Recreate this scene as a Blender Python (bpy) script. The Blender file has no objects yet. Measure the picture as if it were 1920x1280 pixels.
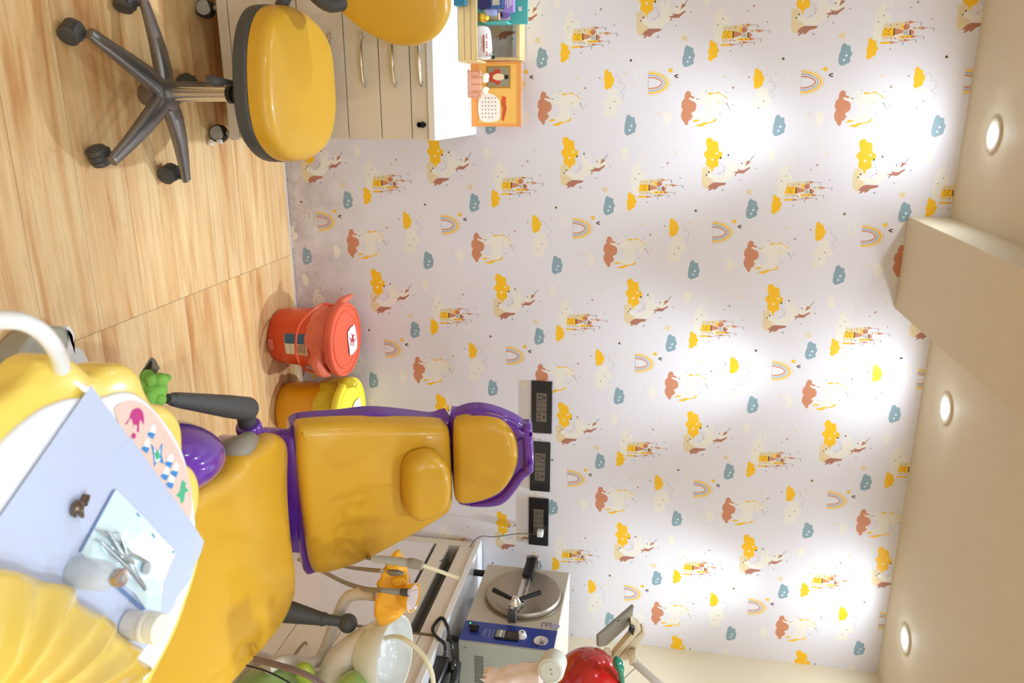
import bpy, bmesh, math, random
from mathutils import Vector, Matrix, noise
PI = math.pi
# ------------------------------------------------------------------ camera
FPX = 1466.6
YAW, PITCH, ROLL = 0.297908, -0.178048, 0.053708
CAM = Vector((0, 0, 1.5))
_f = Vector((math.sin(YAW)*math.cos(PITCH), math.cos(YAW)*math.cos(PITCH), math.sin(PITCH)))
_r0 = Vector((math.cos(YAW), -math.sin(YAW), 0)); _u0 = _r0.cross(_f)
AX_R = math.cos(ROLL)*_r0 + math.sin(ROLL)*_u0
AX_U = -math.sin(ROLL)*_r0 + math.cos(ROLL)*_u0
AX_F = _f
cam = bpy.data.cameras.new('camera'); camo = bpy.data.objects.new('camera', cam)
bpy.context.scene.collection.objects.link(camo)
cam.sensor_fit = 'HORIZONTAL'; cam.sensor_width = 36; cam.lens = 36*FPX/1920
cam.clip_start = 0.01
# the photograph was taken with the camera turned on its side: picture x is up in the room
camo.matrix_world = Matrix(((AX_U.x, -AX_R.x, -AX_F.x, CAM.x), (AX_U.y, -AX_R.y, -AX_F.y, CAM.y),
                            (AX_U.z, -AX_R.z, -AX_F.z, CAM.z), (0, 0, 0, 1)))
cam.dof.use_dof = True; cam.dof.focus_distance = 2.5; cam.dof.aperture_fstop = 7.5
sc = bpy.context.scene; sc.camera = camo
# ------------------------------------------------------------------ world and exposure
w = bpy.data.worlds.new('world'); sc.world = w; w.use_nodes = True
w.node_tree.nodes['Background'].inputs[0].default_value = (1.0, 0.95, 0.9, 1)
w.node_tree.nodes['Background'].inputs[1].default_value = 0.15
sc.view_settings.view_transform = 'Standard'; sc.view_settings.look = 'None'
sc.view_settings.exposure = 0.07; sc.view_settings.gamma = 1; sc.view_settings.use_curve_mapping = False

# ------------------------------------------------------------------ measuring helpers
def ray(x, y):
    return AX_R*((y-640)/FPX) + AX_U*((x-960)/FPX) + AX_F
def pt(x, y, Y=None, z=None, X=None, P=None, N=None):
    """the point of the room plane (Y=, z=, X= or plane P,N) that was surveyed at this spot of the photo"""
    d = ray(x, y)
    if Y is not None: t = Y/d.y
    elif z is not None: t = (z-1.5)/d.z
    elif X is not None: t = X/d.x
    else: t = (P-CAM).dot(N)/d.dot(N)
    return CAM + d*t
COL = sc.collection
# ------------------------------------------------------------------ object helpers
def link(o, parent=None):
    COL.objects.link(o)
    if parent is not None: o.parent = parent; o.matrix_parent_inverse = parent.matrix_world.inverted()
    return o
def tag(o, label, cat, group=None):
    o['label'] = label; o['category'] = cat
    if group: o['group'] = group
    return o
def thing(name, label, cat, loc=(0, 0, 0), group=None, rz=0):
    o = bpy.data.objects.new(name, None); COL.objects.link(o)
    o.empty_display_size = .05
    o.matrix_world = Matrix.Translation(loc) @ Matrix.Rotation(rz, 4, 'Z')
    return tag(o, label, cat, group)
def finish(name, bm, mats, parent=None, smooth=40, label=None):
    if not isinstance(mats, (list, tuple)): mats = [mats]
    bmesh.ops.recalc_face_normals(bm, faces=bm.faces) if smooth is not None else None
    me = bpy.data.meshes.new(name); bm.to_mesh(me); bm.free()
    for m in mats: me.materials.append(m)
    if smooth is not None:
        me.shade_smooth(); me.set_sharp_from_angle(angle=math.radians(smooth))
    o = bpy.data.objects.new(name, me)
    link(o, parent)
    if label: o['label'] = label
    return o
def struct(o): o['kind'] = 'structure'; return o
def frame(O, U, V):
    """matrix whose x,y axes are U,V, z = U x V"""
    U = Vector(U).normalized(); N = U.cross(Vector(V)).normalized(); V = N.cross(U)
    return Matrix(((U.x, V.x, N.x, O[0]), (U.y, V.y, N.y, O[1]), (U.z, V.z, N.z, O[2]), (0, 0, 0, 1)))
def T(x, y, z, rz=0, rx=0, ry=0):
    return Matrix.Translation((x, y, z)) @ Matrix.Rotation(rz, 4, 'Z') @ Matrix.Rotation(ry, 4, 'Y') @ Matrix.Rotation(rx, 4, 'X')
class B:
    def __init__(s): s.bm = bmesh.new(); s.mi = 0
    def _mark(s, n):
        s.bm.faces.ensure_lookup_table()
        for f in s.bm.faces[n:]: f.material_index = s.mi
    def box(s, x0, x1, y0, y1, z0, z1, bev=0, M=None, seg=2):
        n = len(s.bm.faces)
        t = bmesh.new()
        bmesh.ops.create_cube(t, size=1)
        for v in t.verts: v.co = Vector(((x0+x1)/2+v.co.x*(x1-x0), (y0+y1)/2+v.co.y*(y1-y0), (z0+z1)/2+v.co.z*(z1-z0)))
        if bev: bmesh.ops.bevel(t, geom=list(t.edges), offset=bev, segments=seg, profile=.5, affect='EDGES')
        s._merge(t, M); s._mark(n); return s
    def _merge(s, t, M=None):
        mp = {}
        for v in t.verts: mp[v] = s.bm.verts.new(M @ v.co if M is not None else v.co)
        for f in t.faces:
            try: s.bm.faces.new([mp[v] for v in f.verts])
            except ValueError: pass
        t.free()
    def ring(s, pts): return [s.bm.verts.new(p) for p in pts]
    def bridge(s, a, b):
        n = len(a)
        for i in range(n):
            try: s.bm.faces.new((a[i], a[(i+1) % n], b[(i+1) % n], b[i]))
            except ValueError: pass
    def cap(s, a):
        try: s.bm.faces.new(a)
        except ValueError: pass
    def lathe(s, prof, M=None, n=32, caps=True):
        f0 = len(s.bm.faces); M = M or Matrix()
        prev = None; first = None
        for r, z in prof:
            rg = s.ring([M @ Vector((max(r, 1e-5)*math.cos(2*PI*i/n), max(r, 1e-5)*math.sin(2*PI*i/n), z)) for i in range(n)])
            if prev: s.bridge(prev, rg)
            else: first = rg
            prev = rg
        if caps: s.cap(list(reversed(first))); s.cap(prev)
        s._mark(f0); return s
    def cyl(s, a, b, r, r2=None, n=24, bev=0):
        a = Vector(a); b = Vector(b); d = b-a; L = d.length; q = Vector((0, 0, 1)).rotation_difference(d)
        M = Matrix.Translation(a) @ q.to_matrix().to_4x4(); r2 = r if r2 is None else r2
        pr = [(r, 0), (r2, L)] if not bev else [(r-bev, 0), (r-bev*.3, bev*.3), (r, bev), (r2, L-bev), (r2-bev*.3, L-bev*.3), (r2-bev, L)]
        return s.lathe(pr, M, n)
    def ell(s, c, rx, ry, rz, M=None, n=28, m=14):
        Mt = Matrix.Translation(c) @ (M or Matrix()) @ Matrix.Diagonal((rx, ry, rz, 1))
        pr = [(math.sin(PI*k/m), -math.cos(PI*k/m)) for k in range(m+1)]
        return s.lathe(pr, Mt, n)
    def tube(s, pts, r, n=14, sm=6, ends=True, closed=False):
        """swept tube along a smoothed path; r is a number or one radius per point"""
        f0 = len(s.bm.faces)
        P = [Vector(p) for p in pts]; R = r if isinstance(r, (list, tuple)) else [r]*len(P)
        if sm > 1 and len(P) > 2:
            Q = []; RR = []
            for i in range(len(P)-1):
                p0 = P[max(i-1, 0)]; p1 = P[i]; p2 = P[i+1]; p3 = P[min(i+2, len(P)-1)]
                for k in range(sm):
                    t = k/sm
                    Q.append(.5*((2*p1)+(p2-p0)*t+(2*p0-5*p1+4*p2-p3)*t*t+(3*p1-p0-3*p2+p3)*t**3)); RR.append(R[i]*(1-t)+R[i+1]*t)
            Q.append(P[-1]); RR.append(R[-1]); P, R = Q, RR
        tan = [(P[min(i+1, len(P)-1)]-P[max(i-1, 0)]).normalized() for i in range(len(P))]
        up = Vector((0, 0, 1)) if abs(tan[0].z) < .9 else Vector((1, 0, 0))
        u = tan[0].cross(up).normalized(); prev = None
        for i, p in enumerate(P):
            if i: u = (tan[i-1].rotation_difference(tan[i]) @ u).normalized()
            v = tan[i].cross(u)
            rg = s.ring([p+R[i]*(u*math.cos(2*PI*k/n)+v*math.sin(2*PI*k/n)) for k in range(n)])
            if prev: s.bridge(prev, rg)
            else: first = rg
            prev = rg
        if ends: s.cap(list(reversed(first))); s.cap(prev)
        s._mark(f0); return s
    def prism(s, out, M, h0, h1, bev=0):
        """closed 2D outline extruded from h0 to h1 along the frame's normal, optionally with a rounded top edge"""
        f0 = len(s.bm.faces)
        lv = [(0, h0), (0, h1)] if not bev else [(bev, h0), (bev*.3, h0+bev*.3), (0, h0+bev), (0, h1-bev), (bev*.3, h1-bev*.3), (bev, h1)]
        prev = None
        for ins, h in lv:
            o = inset(out, ins) if ins else out
            rg = s.ring([M @ Vector((x, y, h)) for x, y in o])
            if prev: s.bridge(prev, rg)
            else: s.cap(list(reversed(rg)))
            prev = rg
        s.cap(prev); s._mark(f0); return s
    def pad(s, out, M, h0, h1, r=.02, bulge=.01, hf=None, n=7, seg=5):
        """upholstered pad: rounded edges, domed top; hf(x, y) adds height to the top"""
        f0 = len(s.bm.faces); c = centroid(out); prev = None
        xs = [p[0] for p in out]; ys = [p[1] for p in out]; mx, my, hx, hy = (min(xs)+max(xs))/2, (min(ys)+max(ys))/2, (max(xs)-min(xs))/2, (max(ys)-min(ys))/2
        h0f = hf or (lambda x, y: 0)
        hf = lambda x, y: h0f(x, y)+bulge*max(0, 1-((x-mx)/hx)**2)*max(0, 1-((y-my)/hy)**2)
        lv = [(r*.5, h0)]
        for k in range(seg+1):
            a = PI/2*k/seg; lv.append((r*(1-math.cos(a))*1.0, h1-r+r*math.sin(a)))
        lv.insert(1, (0, h0+r*.5))
        rings = []
        for ins, h in lv:
            o = inset(out, ins) if ins > 1e-6 else out
            up = max(0, (h-h0)/(h1-h0))
            rg = s.ring([M @ Vector((x, y, h+hf(x, y)*up)) for x, y in o]); rings.append(rg)
            if prev: s.bridge(prev, rg)
            else: s.cap(list(reversed(rg)))
            prev = rg; last = o
        for k in range(1, n+1):
            t = k/(n+.35)
            o = [(x+(c[0]-x)*t, y+(c[1]-y)*t) for x, y in last]
            rg = s.ring([M @ Vector((x, y, h1+hf(x, y))) for x, y in o]); s.bridge(prev, rg); prev = rg
        s.cap(prev); s._mark(f0); return s
    def poly(s, pts):
        f0 = len(s.bm.faces); s.cap([s.bm.verts.new(p) for p in pts]); s._mark(f0); return s
    def put(s, name, mats, parent=None, smooth=40, label=None): return finish(name, s.bm, mats, parent, smooth, label)
def centroid(o): return (sum(p[0] for p in o)/len(o), sum(p[1] for p in o)/len(o))
def area(o): return sum(o[i][0]*o[(i+1) % len(o)][1]-o[(i+1) % len(o)][0]*o[i][1] for i in range(len(o)))/2
def inset(o, d):
    sg = 1 if area(o) > 0 else -1; n = len(o); q = []
    for i in range(n):
        ax, ay = o[i-1]; bx, by = o[(i+1) % n]; tx, ty = bx-ax, by-ay; L = math.hypot(tx, ty) or 1
        q.append((o[i][0]-sg*ty/L*d, o[i][1]+sg*tx/L*d))
    return q
def smoothloop(P, k=4):
    n = len(P); Q = []
    for i in range(n):
        p0, p1, p2, p3 = P[i-1], P[i], P[(i+1) % n], P[(i+2) % n]
        for j in range(k):
            t = j/k
            Q.append(tuple(.5*((2*p1[a])+(p2[a]-p0[a])*t+(2*p0[a]-5*p1[a]+4*p2[a]-p3[a])*t*t+(3*p1[a]-p0[a]-3*p2[a]+p3[a])*t**3) for a in (0, 1)))
    return Q
def resample(P, n):
    L = [0]
    for i in range(len(P)): a, b = P[i], P[(i+1) % len(P)]; L.append(L[-1]+math.dist(a, b))
    Q = []; j = 0
    for k in range(n):
        t = L[-1]*k/n
        while L[j+1] < t: j += 1
        a, b = P[j], P[(j+1) % len(P)]; f = (t-L[j])/max(L[j+1]-L[j], 1e-9)
        Q.append((a[0]+(b[0]-a[0])*f, a[1]+(b[1]-a[1])*f))
    return Q
def outline(px, M, h=0, sm=4, n=None):
    """surveyed outline in the local x,y of frame M, taken at height h over the frame's plane"""
    N = M.to_3x3() @ Vector((0, 0, 1)); P = M @ Vector((0, 0, h)); Mi = M.inverted(); q = []
    for x, y in px:
        l = Mi @ pt(x, y, P=P, N=N); q.append((l.x, l.y))
    if area(q) < 0: q.reverse()
    if sm > 1: q = smoothloop(q, sm)
    if n: q = resample(q, n)
    return q
# ------------------------------------------------------------------ materials
MATS = {}
def srgb(c):
    return tuple(((v/255)/12.92 if v/255 <= .04045 else ((v/255+.055)/1.055)**2.4) for v in c)
def mat(name, rgb, rough=.5, metal=0, coat=0, emit=0, trans=0, var=0, vscale=8, bump=0, bscale=60, ior=1.45, alpha=1, sss=0, stretch=None):
    if name in MATS: return MATS[name]
    m = bpy.data.materials.new(name); m.use_nodes = True; nt = m.node_tree; b = nt.nodes['Principled BSDF']
    c = srgb(rgb); b.inputs['Base Color'].default_value = (*c, 1); b.inputs['Roughness'].default_value = rough
    b.inputs['Metallic'].default_value = metal; b.inputs['Coat Weight'].default_value = coat; b.inputs['Coat Roughness'].default_value = .08
    b.inputs['Transmission Weight'].default_value = trans; b.inputs['IOR'].default_value = ior; b.inputs['Alpha'].default_value = alpha
    if sss: b.inputs['Subsurface Weight'].default_value = sss; b.inputs['Subsurface Radius'].default_value = (.01, .008, .006)
    if emit: b.inputs['Emission Color'].default_value = (*c, 1); b.inputs['Emission Strength'].default_value = emit
    tc = nt.nodes.new('ShaderNodeTexCoord')
    src = tc.outputs['Object']
    if stretch:
        mp = nt.nodes.new('ShaderNodeMapping'); mp.inputs['Scale'].default_value = stretch; nt.links.new(src, mp.inputs[0]); src = mp.outputs[0]
    nz = nt.nodes.new('ShaderNodeTexNoise'); nz.inputs['Scale'].default_value = vscale; nz.inputs['Detail'].default_value = 4; nt.links.new(src, nz.inputs['Vector'])
    mx = nt.nodes.new('ShaderNodeMix'); mx.data_type = 'RGBA'; nt.links.new(nz.outputs['Fac'], mx.inputs['Factor'])
    v = var or .03
    mx.inputs['A'].default_value = (*[x*(1-v) for x in c], 1); mx.inputs['B'].default_value = (*[min(1, x*(1+v)) for x in c], 1)
    nt.links.new(mx.outputs['Result'], b.inputs['Base Color'])
    if bump:
        n2 = nt.nodes.new('ShaderNodeTexNoise'); n2.inputs['Scale'].default_value = bscale; n2.inputs['Detail'].default_value = 3; nt.links.new(src, n2.inputs['Vector'])
        bp = nt.nodes.new('ShaderNodeBump'); bp.inputs['Strength'].default_value = bump; bp.inputs['Distance'].default_value = .002
        nt.links.new(n2.outputs['Fac'], bp.inputs['Height']); nt.links.new(bp.outputs[0], b.inputs['Normal'])
    MATS[name] = m; return m
# ------------------------------------------------------------------ materials of the room
def floor_material():
    m = bpy.data.materials.new('maple_planks'); m.use_nodes = True; nt = m.node_tree; N = nt.nodes.new; L = nt.links.new
    b = nt.nodes['Principled BSDF']; b.inputs['Roughness'].default_value = .38; b.inputs['Coat Weight'].default_value = .15
    tc = N('ShaderNodeTexCoord'); sp = N('ShaderNodeSeparateXYZ'); L(tc.outputs['Object'], sp.inputs[0])
    def mth(op, a, bb=None, cc=None):
        n = N('ShaderNodeMath'); n.operation = op
        for i, v in enumerate((a, bb, cc)):
            if v is None: continue
            if isinstance(v, (int, float)): n.inputs[i].default_value = v
            else: L(v, n.inputs[i])
        return n.outputs[0]
    yy = mth('DIVIDE', mth('SUBTRACT', sp.outputs['Y'], 1.63), .2); xx = mth('DIVIDE', mth('SUBTRACT', sp.outputs['X'], .595), 1.2)
    iy = mth('FLOOR', yy); ix = mth('FLOOR', xx); fy = mth('FRACT', yy); fx = mth('FRACT', xx)
    wn = N('ShaderNodeTexWhiteNoise'); wn.noise_dimensions = '2D'; cb = N('ShaderNodeCombineXYZ'); L(ix, cb.inputs[0]); L(iy, cb.inputs[1]); L(cb.outputs[0], wn.inputs['Vector'])
    off = mth('MULTIPLY', wn.outputs['Value'], 17.0)
    def grain(sx, sy, det, dist, rough=.55):
        c = N('ShaderNodeCombineXYZ'); L(mth('MULTIPLY', sp.outputs['X'], sx), c.inputs[0]); L(mth('MULTIPLY', sp.outputs['Y'], sy), c.inputs[1]); L(off, c.inputs[2])
        n = N('ShaderNodeTexNoise'); n.inputs['Scale'].default_value = 1; n.inputs['Detail'].default_value = det; n.inputs['Distortion'].default_value = dist; n.inputs['Roughness'].default_value = rough
        L(c.outputs[0], n.inputs['Vector']); return n.outputs['Fac']
    g1 = grain(1.3, 15, 3, .9); g2 = grain(3.2, 75, 4, .35); g3 = grain(2.6, 9, 2, 2.2)
    cr = N('ShaderNodeValToRGB'); e = cr.color_ramp.elements
    e[0].position = .28; e[0].color = (*srgb((200, 134, 72)), 1); e[1].position = .62; e[1].color = (*srgb((238, 202, 146)), 1)
    k = cr.color_ramp.elements.new(.45); k.color = (*srgb((226, 181, 122)), 1)
    L(g1, cr.inputs[0])
    def mix(fac, A, Bc, blend='MIX'):
        n = N('ShaderNodeMix'); n.data_type = 'RGBA'; n.blend_type = blend
        if isinstance(fac, (int, float)): n.inputs['Factor'].default_value = fac
        else: L(fac, n.inputs['Factor'])
        for s, v in (('A', A), ('B', Bc)):
            if isinstance(v, tuple): n.inputs[s].default_value = (*v, 1)
            else: L(v, n.inputs[s])
        return n.outputs['Result']
    def ramp(v, a, bb, lo=0, hi=1):
        n = N('ShaderNodeMapRange'); n.inputs['From Min'].default_value = a; n.inputs['From Max'].default_value = bb
        n.inputs['To Min'].default_value = lo; n.inputs['To Max'].default_value = hi; L(v, n.inputs['Value']); return n.outputs[0]
    c = mix(ramp(g2, .48, .72, 0, .5), cr.outputs['Color'], srgb((205, 140, 85)))
    # narrow figure lines, like contour lines of a slow noise
    rg = mth('ABSOLUTE', mth('SUBTRACT', mth('FRACT', mth('MULTIPLY', g3, 9)), .5))
    near = ramp(g3, .52, .62, 0, .16)
    c = mix(mth('MULTIPLY', ramp(rg, .22, .0, 0, 1), near), c, srgb((192, 120, 70)))
    tone = ramp(wn.outputs['Value'], 0, 1, .93, 1.03)
    vm = N('ShaderNodeVectorMath'); vm.operation = 'SCALE'; L(c, vm.inputs[0]); L(tone, vm.inputs['Scale']); c = vm.outputs[0]
    sy = mth('LESS_THAN', mth('MINIMUM', fy, mth('SUBTRACT', 1, fy)), .006); sx = mth('LESS_THAN', mth('MINIMUM', fx, mth('SUBTRACT', 1, fx)), .0011)
    seam = mth('MAXIMUM', mth('MULTIPLY', sy, .42), mth('MULTIPLY', sx, .6))
    c = mix(seam, c, srgb((110, 78, 48)))
    L(c, b.inputs['Base Color']); return m
def paper_material():
    m = bpy.data.materials.new('wallpaper_ground'); m.use_nodes = True; nt = m.node_tree; N = nt.nodes.new; L = nt.links.new
    b = nt.nodes['Principled BSDF']; b.inputs['Roughness'].default_value = .55
    tc = N('ShaderNodeTexCoord'); sp = N('ShaderNodeSeparateXYZ'); L(tc.outputs['Object'], sp.inputs[0])
    n = N('ShaderNodeTexNoise'); n.inputs['Scale'].default_value = 7; n.inputs['Detail'].default_value = 6; n.inputs['Roughness'].default_value = .7; L(tc.outputs['Object'], n.inputs['Vector'])
    # scuffs and mop marks low on the paper
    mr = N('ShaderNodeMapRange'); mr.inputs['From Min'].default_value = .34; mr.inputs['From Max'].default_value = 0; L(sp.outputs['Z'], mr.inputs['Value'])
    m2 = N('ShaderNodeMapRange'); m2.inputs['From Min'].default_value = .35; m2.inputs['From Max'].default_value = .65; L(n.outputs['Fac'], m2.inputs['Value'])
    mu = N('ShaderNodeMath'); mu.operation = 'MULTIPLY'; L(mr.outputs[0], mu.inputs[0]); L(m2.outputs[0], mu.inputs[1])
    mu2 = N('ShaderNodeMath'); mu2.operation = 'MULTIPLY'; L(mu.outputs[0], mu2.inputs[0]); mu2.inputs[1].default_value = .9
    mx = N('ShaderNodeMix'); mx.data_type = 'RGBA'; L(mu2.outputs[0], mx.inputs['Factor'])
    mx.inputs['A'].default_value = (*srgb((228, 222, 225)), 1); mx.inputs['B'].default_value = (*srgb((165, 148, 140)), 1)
    L(mx.outputs['Result'], b.inputs['Base Color']); return m
GROUND = paper_material()
CREAM = mat('cream_paint', (222, 208, 180), .6, bump=.05, bscale=200)
CEIL = mat('ceiling_paint', (216, 201, 172), .7)
WHITE = mat('white_laminate', (228, 222, 212), .35)
# ------------------------------------------------------------------ the setting
XL, XR, YN, YW, H = -1.7, 2.3, -1.7, 3.003, 2.505
b = B(); b.box(XL-.1, XR+.1, YN-.1, YW+.1, -.06, 0); struct(b.put('floor', floor_material(), smooth=None))
b = B(); b.box(XL-.1, XR+.1, YN-.1, YW+.1, H, H+.06)
struct(b.put('ceiling', CEIL, smooth=None))
b = B(); b.box(.378, .716, YN, YW-.0005, 2.367, H+.001, .003); struct(b.put('trim_1', CEIL, smooth=None))['label'] = 'boxed beam along the ceiling'
b = B(); b.box(XR, XR+.06, YN, YW, 0, H); struct(b.put('wall_right', CREAM, smooth=None))
b = B(); b.box(XL-.06, XL, YN, YW, 0, H); struct(b.put('wall_left', CREAM, smooth=None))
b = B(); b.box(XL, XR, YN-.06, YN, 0, H); struct(b.put('wall_front', CREAM, smooth=None))
MOT = 'Ts53,281 61,270 81,261 106,260 122,246 150,241 171,244 179,253 205,245 233,244 256,256 272,269 286,276 290,287 282,296 261,299 251,313 235,323 226,327 210,315 198,326 187,341 164,347 143,343 127,330 120,309 109,306 107,320 104,331 91,323 86,307 63,301|Cs100,295 113,297 125,349 143,378 157,405 189,408 217,406 233,379 224,346 204,321 207,315 217,320 235,342 247,362 260,391 267,424 262,461 244,483 216,486 175,478 155,481 152,492 157,507 171,519 166,530 146,534 143,554 116,564 91,546 79,526 71,505 69,468 75,434 84,407 104,389 113,367 111,343|Cp84,346 70,364 56,379 58,389 82,402 91,421 107,404 84,386 77,378 93,361 107,355 105,345|Ys81,425 69,424 65,440 70,456 68,475 60,490 70,507 80,529 95,548 110,564 106,551 84,527 74,503 72,475 77,452|Ns138,488 130,495 130,507 144,497|Np150,550 133,549 133,557 143,561|Gp133,551 186,585 185,587 131,556|De108,352 3,9|De125,532 2,3|Ys269,323 254,339 250,357 256,378 264,360 266,342|Ys299,349 284,364 279,392 269,408 269,436 262,466 249,481 235,488 255,493 269,473 276,439 286,418 300,393 294,367|Ge51,407 4,4|Ge63,548 4,4|Ge150,601 4,4|Ge211,516 4,5|R*32,592 12|Ns579,441 587,420 608,415 641,422 673,419 713,425 738,445 734,473 701,503 675,498 658,468 629,477 600,475 583,456|Ys376,459 385,438 416,432 458,445 480,426 501,425 529,445 565,442 583,463 593,478 622,491 589,502 578,526 553,532 528,525 521,547 496,552 475,547 468,527 426,522 402,510 398,482 381,473|Cs647,453 624,473 639,502 650,539 628,569 599,588 556,588 524,579 499,595 492,615 502,640 527,648 555,641 569,660 562,691 537,699 531,727 526,751 554,760 582,759 604,729 622,696 626,657 645,638 663,625 685,598 689,552 682,513 665,483|He520,614 20,14|De498,596 8,5|De518,543 8,6|De620,467 7,5|De641,452 6,5|De554,695 5,5|W*486,516 12|W*529,486 12|Rp695,597 694,553 693,510 705,486 719,472 736,463 733,480 758,472 748,492 736,506 751,507 740,528 722,544 714,572 710,589|Rp619,636 614,656 608,677 592,664 601,687 602,712 590,732 576,757 591,753 609,730 626,713 626,685 626,666 650,656 635,652 623,660|Gp544,748 496,779 494,776 540,742|Rp533,730 540,743 545,757 556,743 574,720|Ge557,550 3,3|Ge571,561 3,4|Ge588,571 4,4|Ge606,573 4,3|Ge616,568 4,4|Ge626,548 4,3|Ge632,536 4,3|B*748,574 12|Ge589,793 5,5|Ge676,695 5,5|Ns760,736 743,754 739,773 750,779 759,770 768,780 779,777 776,757|Cs567,-40 578,-67 608,-82 652,-90 689,-99 736,-90 780,-85 793,-57 786,-30 688,-28 680,12 640,7 620,-7 611,-31 584,-34|Ce547,-16 45,25|He547,-16 37,19|Ys775,-102 789,-115 821,-112 849,-120 876,-112 899,-117 915,-96 899,-80 885,-56 865,-57 844,-45 824,-59 800,-62 790,-84|Np688,-28 685,36 680,36 679,86 733,92 735,-26|Np762,-31 763,74 790,109 791,75 783,34 790,-30|Cp750,46 744,103 790,105 787,75 774,47|Yp716,-27 717,38 766,40 765,-36|Tp718,43 732,102 732,143 752,144 746,103 762,45|Dp718,37 718,44 762,47 762,39|Yp696,79 696,104 727,105 721,80|Te710,116 20,20|Re715,113 5,12|Rp696,102 695,107 732,109 732,104|Cp733,99 732,138 760,139 761,100|Dp737,101 736,133 738,133 739,101|Dp743,101 742,133 745,133 745,101|Dp749,102 749,133 751,134 752,102|Dp756,102 755,134 758,134 758,102|Ts729,144 738,165 746,168 757,162 764,146|Dp729,137 728,145 762,147 762,139|Yp767,77 763,151 780,152 780,74|Tp760,149 771,192 783,155|Np682,36 675,123 690,127 695,37|Tp671,124 681,167 693,126|Np715,148 712,205 727,208 726,152|Tp709,204 719,249 731,207|Np791,75 789,109 799,109 798,75|Tp785,107 793,156 804,108|Yp803,-36 800,25 814,25 817,-37|Tp799,23 807,71 816,25|Gp680,165 680,206 682,207 683,165|Gp681,202 681,207 701,206 701,201|Gp719,245 718,289 721,289 721,246|Gp719,284 719,289 739,288 739,283|Gp771,188 770,234 772,235 773,188|Gp771,230 771,234 791,234 791,229|Gp792,153 791,189 794,190 795,153|Gp793,185 793,190 812,189 812,184|Gp805,66 805,110 807,110 808,66|Gp806,105 806,110 826,110 826,105|De723,-14 3,4|De723,14 3,5|De738,5 3,5|De753,-6 3,4|De754,12 3,5|De700,17 3,4|De696,55 3,5|De682,108 3,5|De718,167 3,5|De716,197 3,5|De782,26 3,4|De781,54 3,5|De794,92 3,5|De772,131 3,5|De775,99 3,5|Ge638,-35 5,5|Ge676,-66 5,5|Ge592,130 5,5|Ge665,264 5,5|Ge849,32 5,5|Ne823,252 6,5|R*559,167 12|Ys-98,-302 -83,-317 -52,-316 -28,-321 0,-313 24,-315 43,-298 35,-281 21,-258 4,-255 -27,-245 -51,-260 -72,-265 -82,-285|Cs40,-271 47,-293 87,-295 122,-321 153,-315 167,-292 195,-313 230,-305 245,-282 230,-257 220,-225 195,-219 160,-224 153,-198 129,-185 104,-193 90,-215 59,-213 38,-235|Ge125,-238 5,6|Ge172,-270 6,5|Ge-38,-352 6,6|Ge-50,-242 3,3|Ge-53,-226 3,3|Ge-48,-213 3,2|Ge-36,-206 3,3|Ge-22,-207 3,3|Ge-10,-210 3,3|Ge-5,-199 3,3|Ge-6,-185 3,3|Ge6,-175 3,2|Ge18,-170 3,3|Ge30,-171 3,3|Ge40,-172 3,3|Ge49,-186 3,3|Ge57,-195 3,3|Ge66,-187 3,2|Ge78,-176 3,3|Ge92,-176 3,3|Ge104,-180 3,2|N*-63,-169 13|N*209,83 13|Ce-50,-71 53,26|He-50,-71 43,19|Np-87,-4 -85,31 -78,64 -68,94 -54,119 -38,138 -20,151 -1,156 18,153 36,142 52,125 66,101 76,72 82,39 84,4|Hp-80,-4 -78,29 -72,60 -62,88 -50,112 -35,130 -18,142 -1,146 16,144 33,134 48,117 60,95 69,67 75,37 77,4|Yp-76,-3 -74,27 -68,57 -59,83 -47,106 -33,123 -18,134 -1,138 15,136 31,126 45,111 57,89 65,64 71,35 73,4|Hp-65,-3 -63,25 -58,51 -51,75 -41,95 -29,110 -15,120 -1,124 13,122 26,113 38,99 48,80 56,57 60,31 62,3|Bp-60,-3 -58,23 -54,48 -47,70 -37,89 -26,103 -14,113 -1,116 12,114 24,106 35,93 44,75 51,53 55,29 56,3|Hp-52,-2 -51,22 -47,45 -41,66 -33,84 -23,97 -12,106 -1,109 10,107 21,100 30,87 38,70 44,50 48,27 49,3|Tp-45,-2 -44,21 -41,42 -36,61 -29,78 -20,90 -11,98 -1,101 8,99 18,92 26,81 33,65 38,46 41,25 42,2|Hp-35,-1 -34,19 -32,38 -28,55 -22,70 -16,81 -9,88 -1,91 6,89 13,82 19,72 25,58 29,41 31,22 32,2|Ys-86,133 -98,148 -100,163 -92,166 -86,159 -79,167 -71,164 -74,149|Ds-47,178 -58,190 -60,204 -53,207 -47,201 -41,208 -34,205 -37,192|Hs-47,191 -51,196 -52,201 -49,202 -47,200 -45,203 -42,202 -43,197|Cs191,134 212,119 251,126 282,128 293,146 271,170 233,179 202,159|Bs215,-129 229,-148 255,-151 283,-157 311,-158 342,-157 363,-138 357,-116 339,-81 316,-79 292,-72 264,-84 236,-88 234,-109|W*297,-109 12|W*326,-120 11|Bs806,-267 828,-283 858,-285 888,-293 934,-290 952,-269 943,-242 927,-215 902,-218 876,-207 852,-220 827,-223 819,-246|W*887,-244 12|W*916,-256 11|Cs447,-156 474,-173 531,-168 544,-143 512,-124 473,-126|N*-157,-133 14|N*-42,-519 15|N*902,-654 16|N*481,225 14'
PC = dict(Y=(250, 192, 30), T=(205, 135, 100), B=(140, 165, 174), C=(236, 229, 216), N=(229, 208, 164), G=(150, 138, 142), D=(70, 55, 50), W=(245, 244, 242), R=(178, 118, 96))
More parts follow.
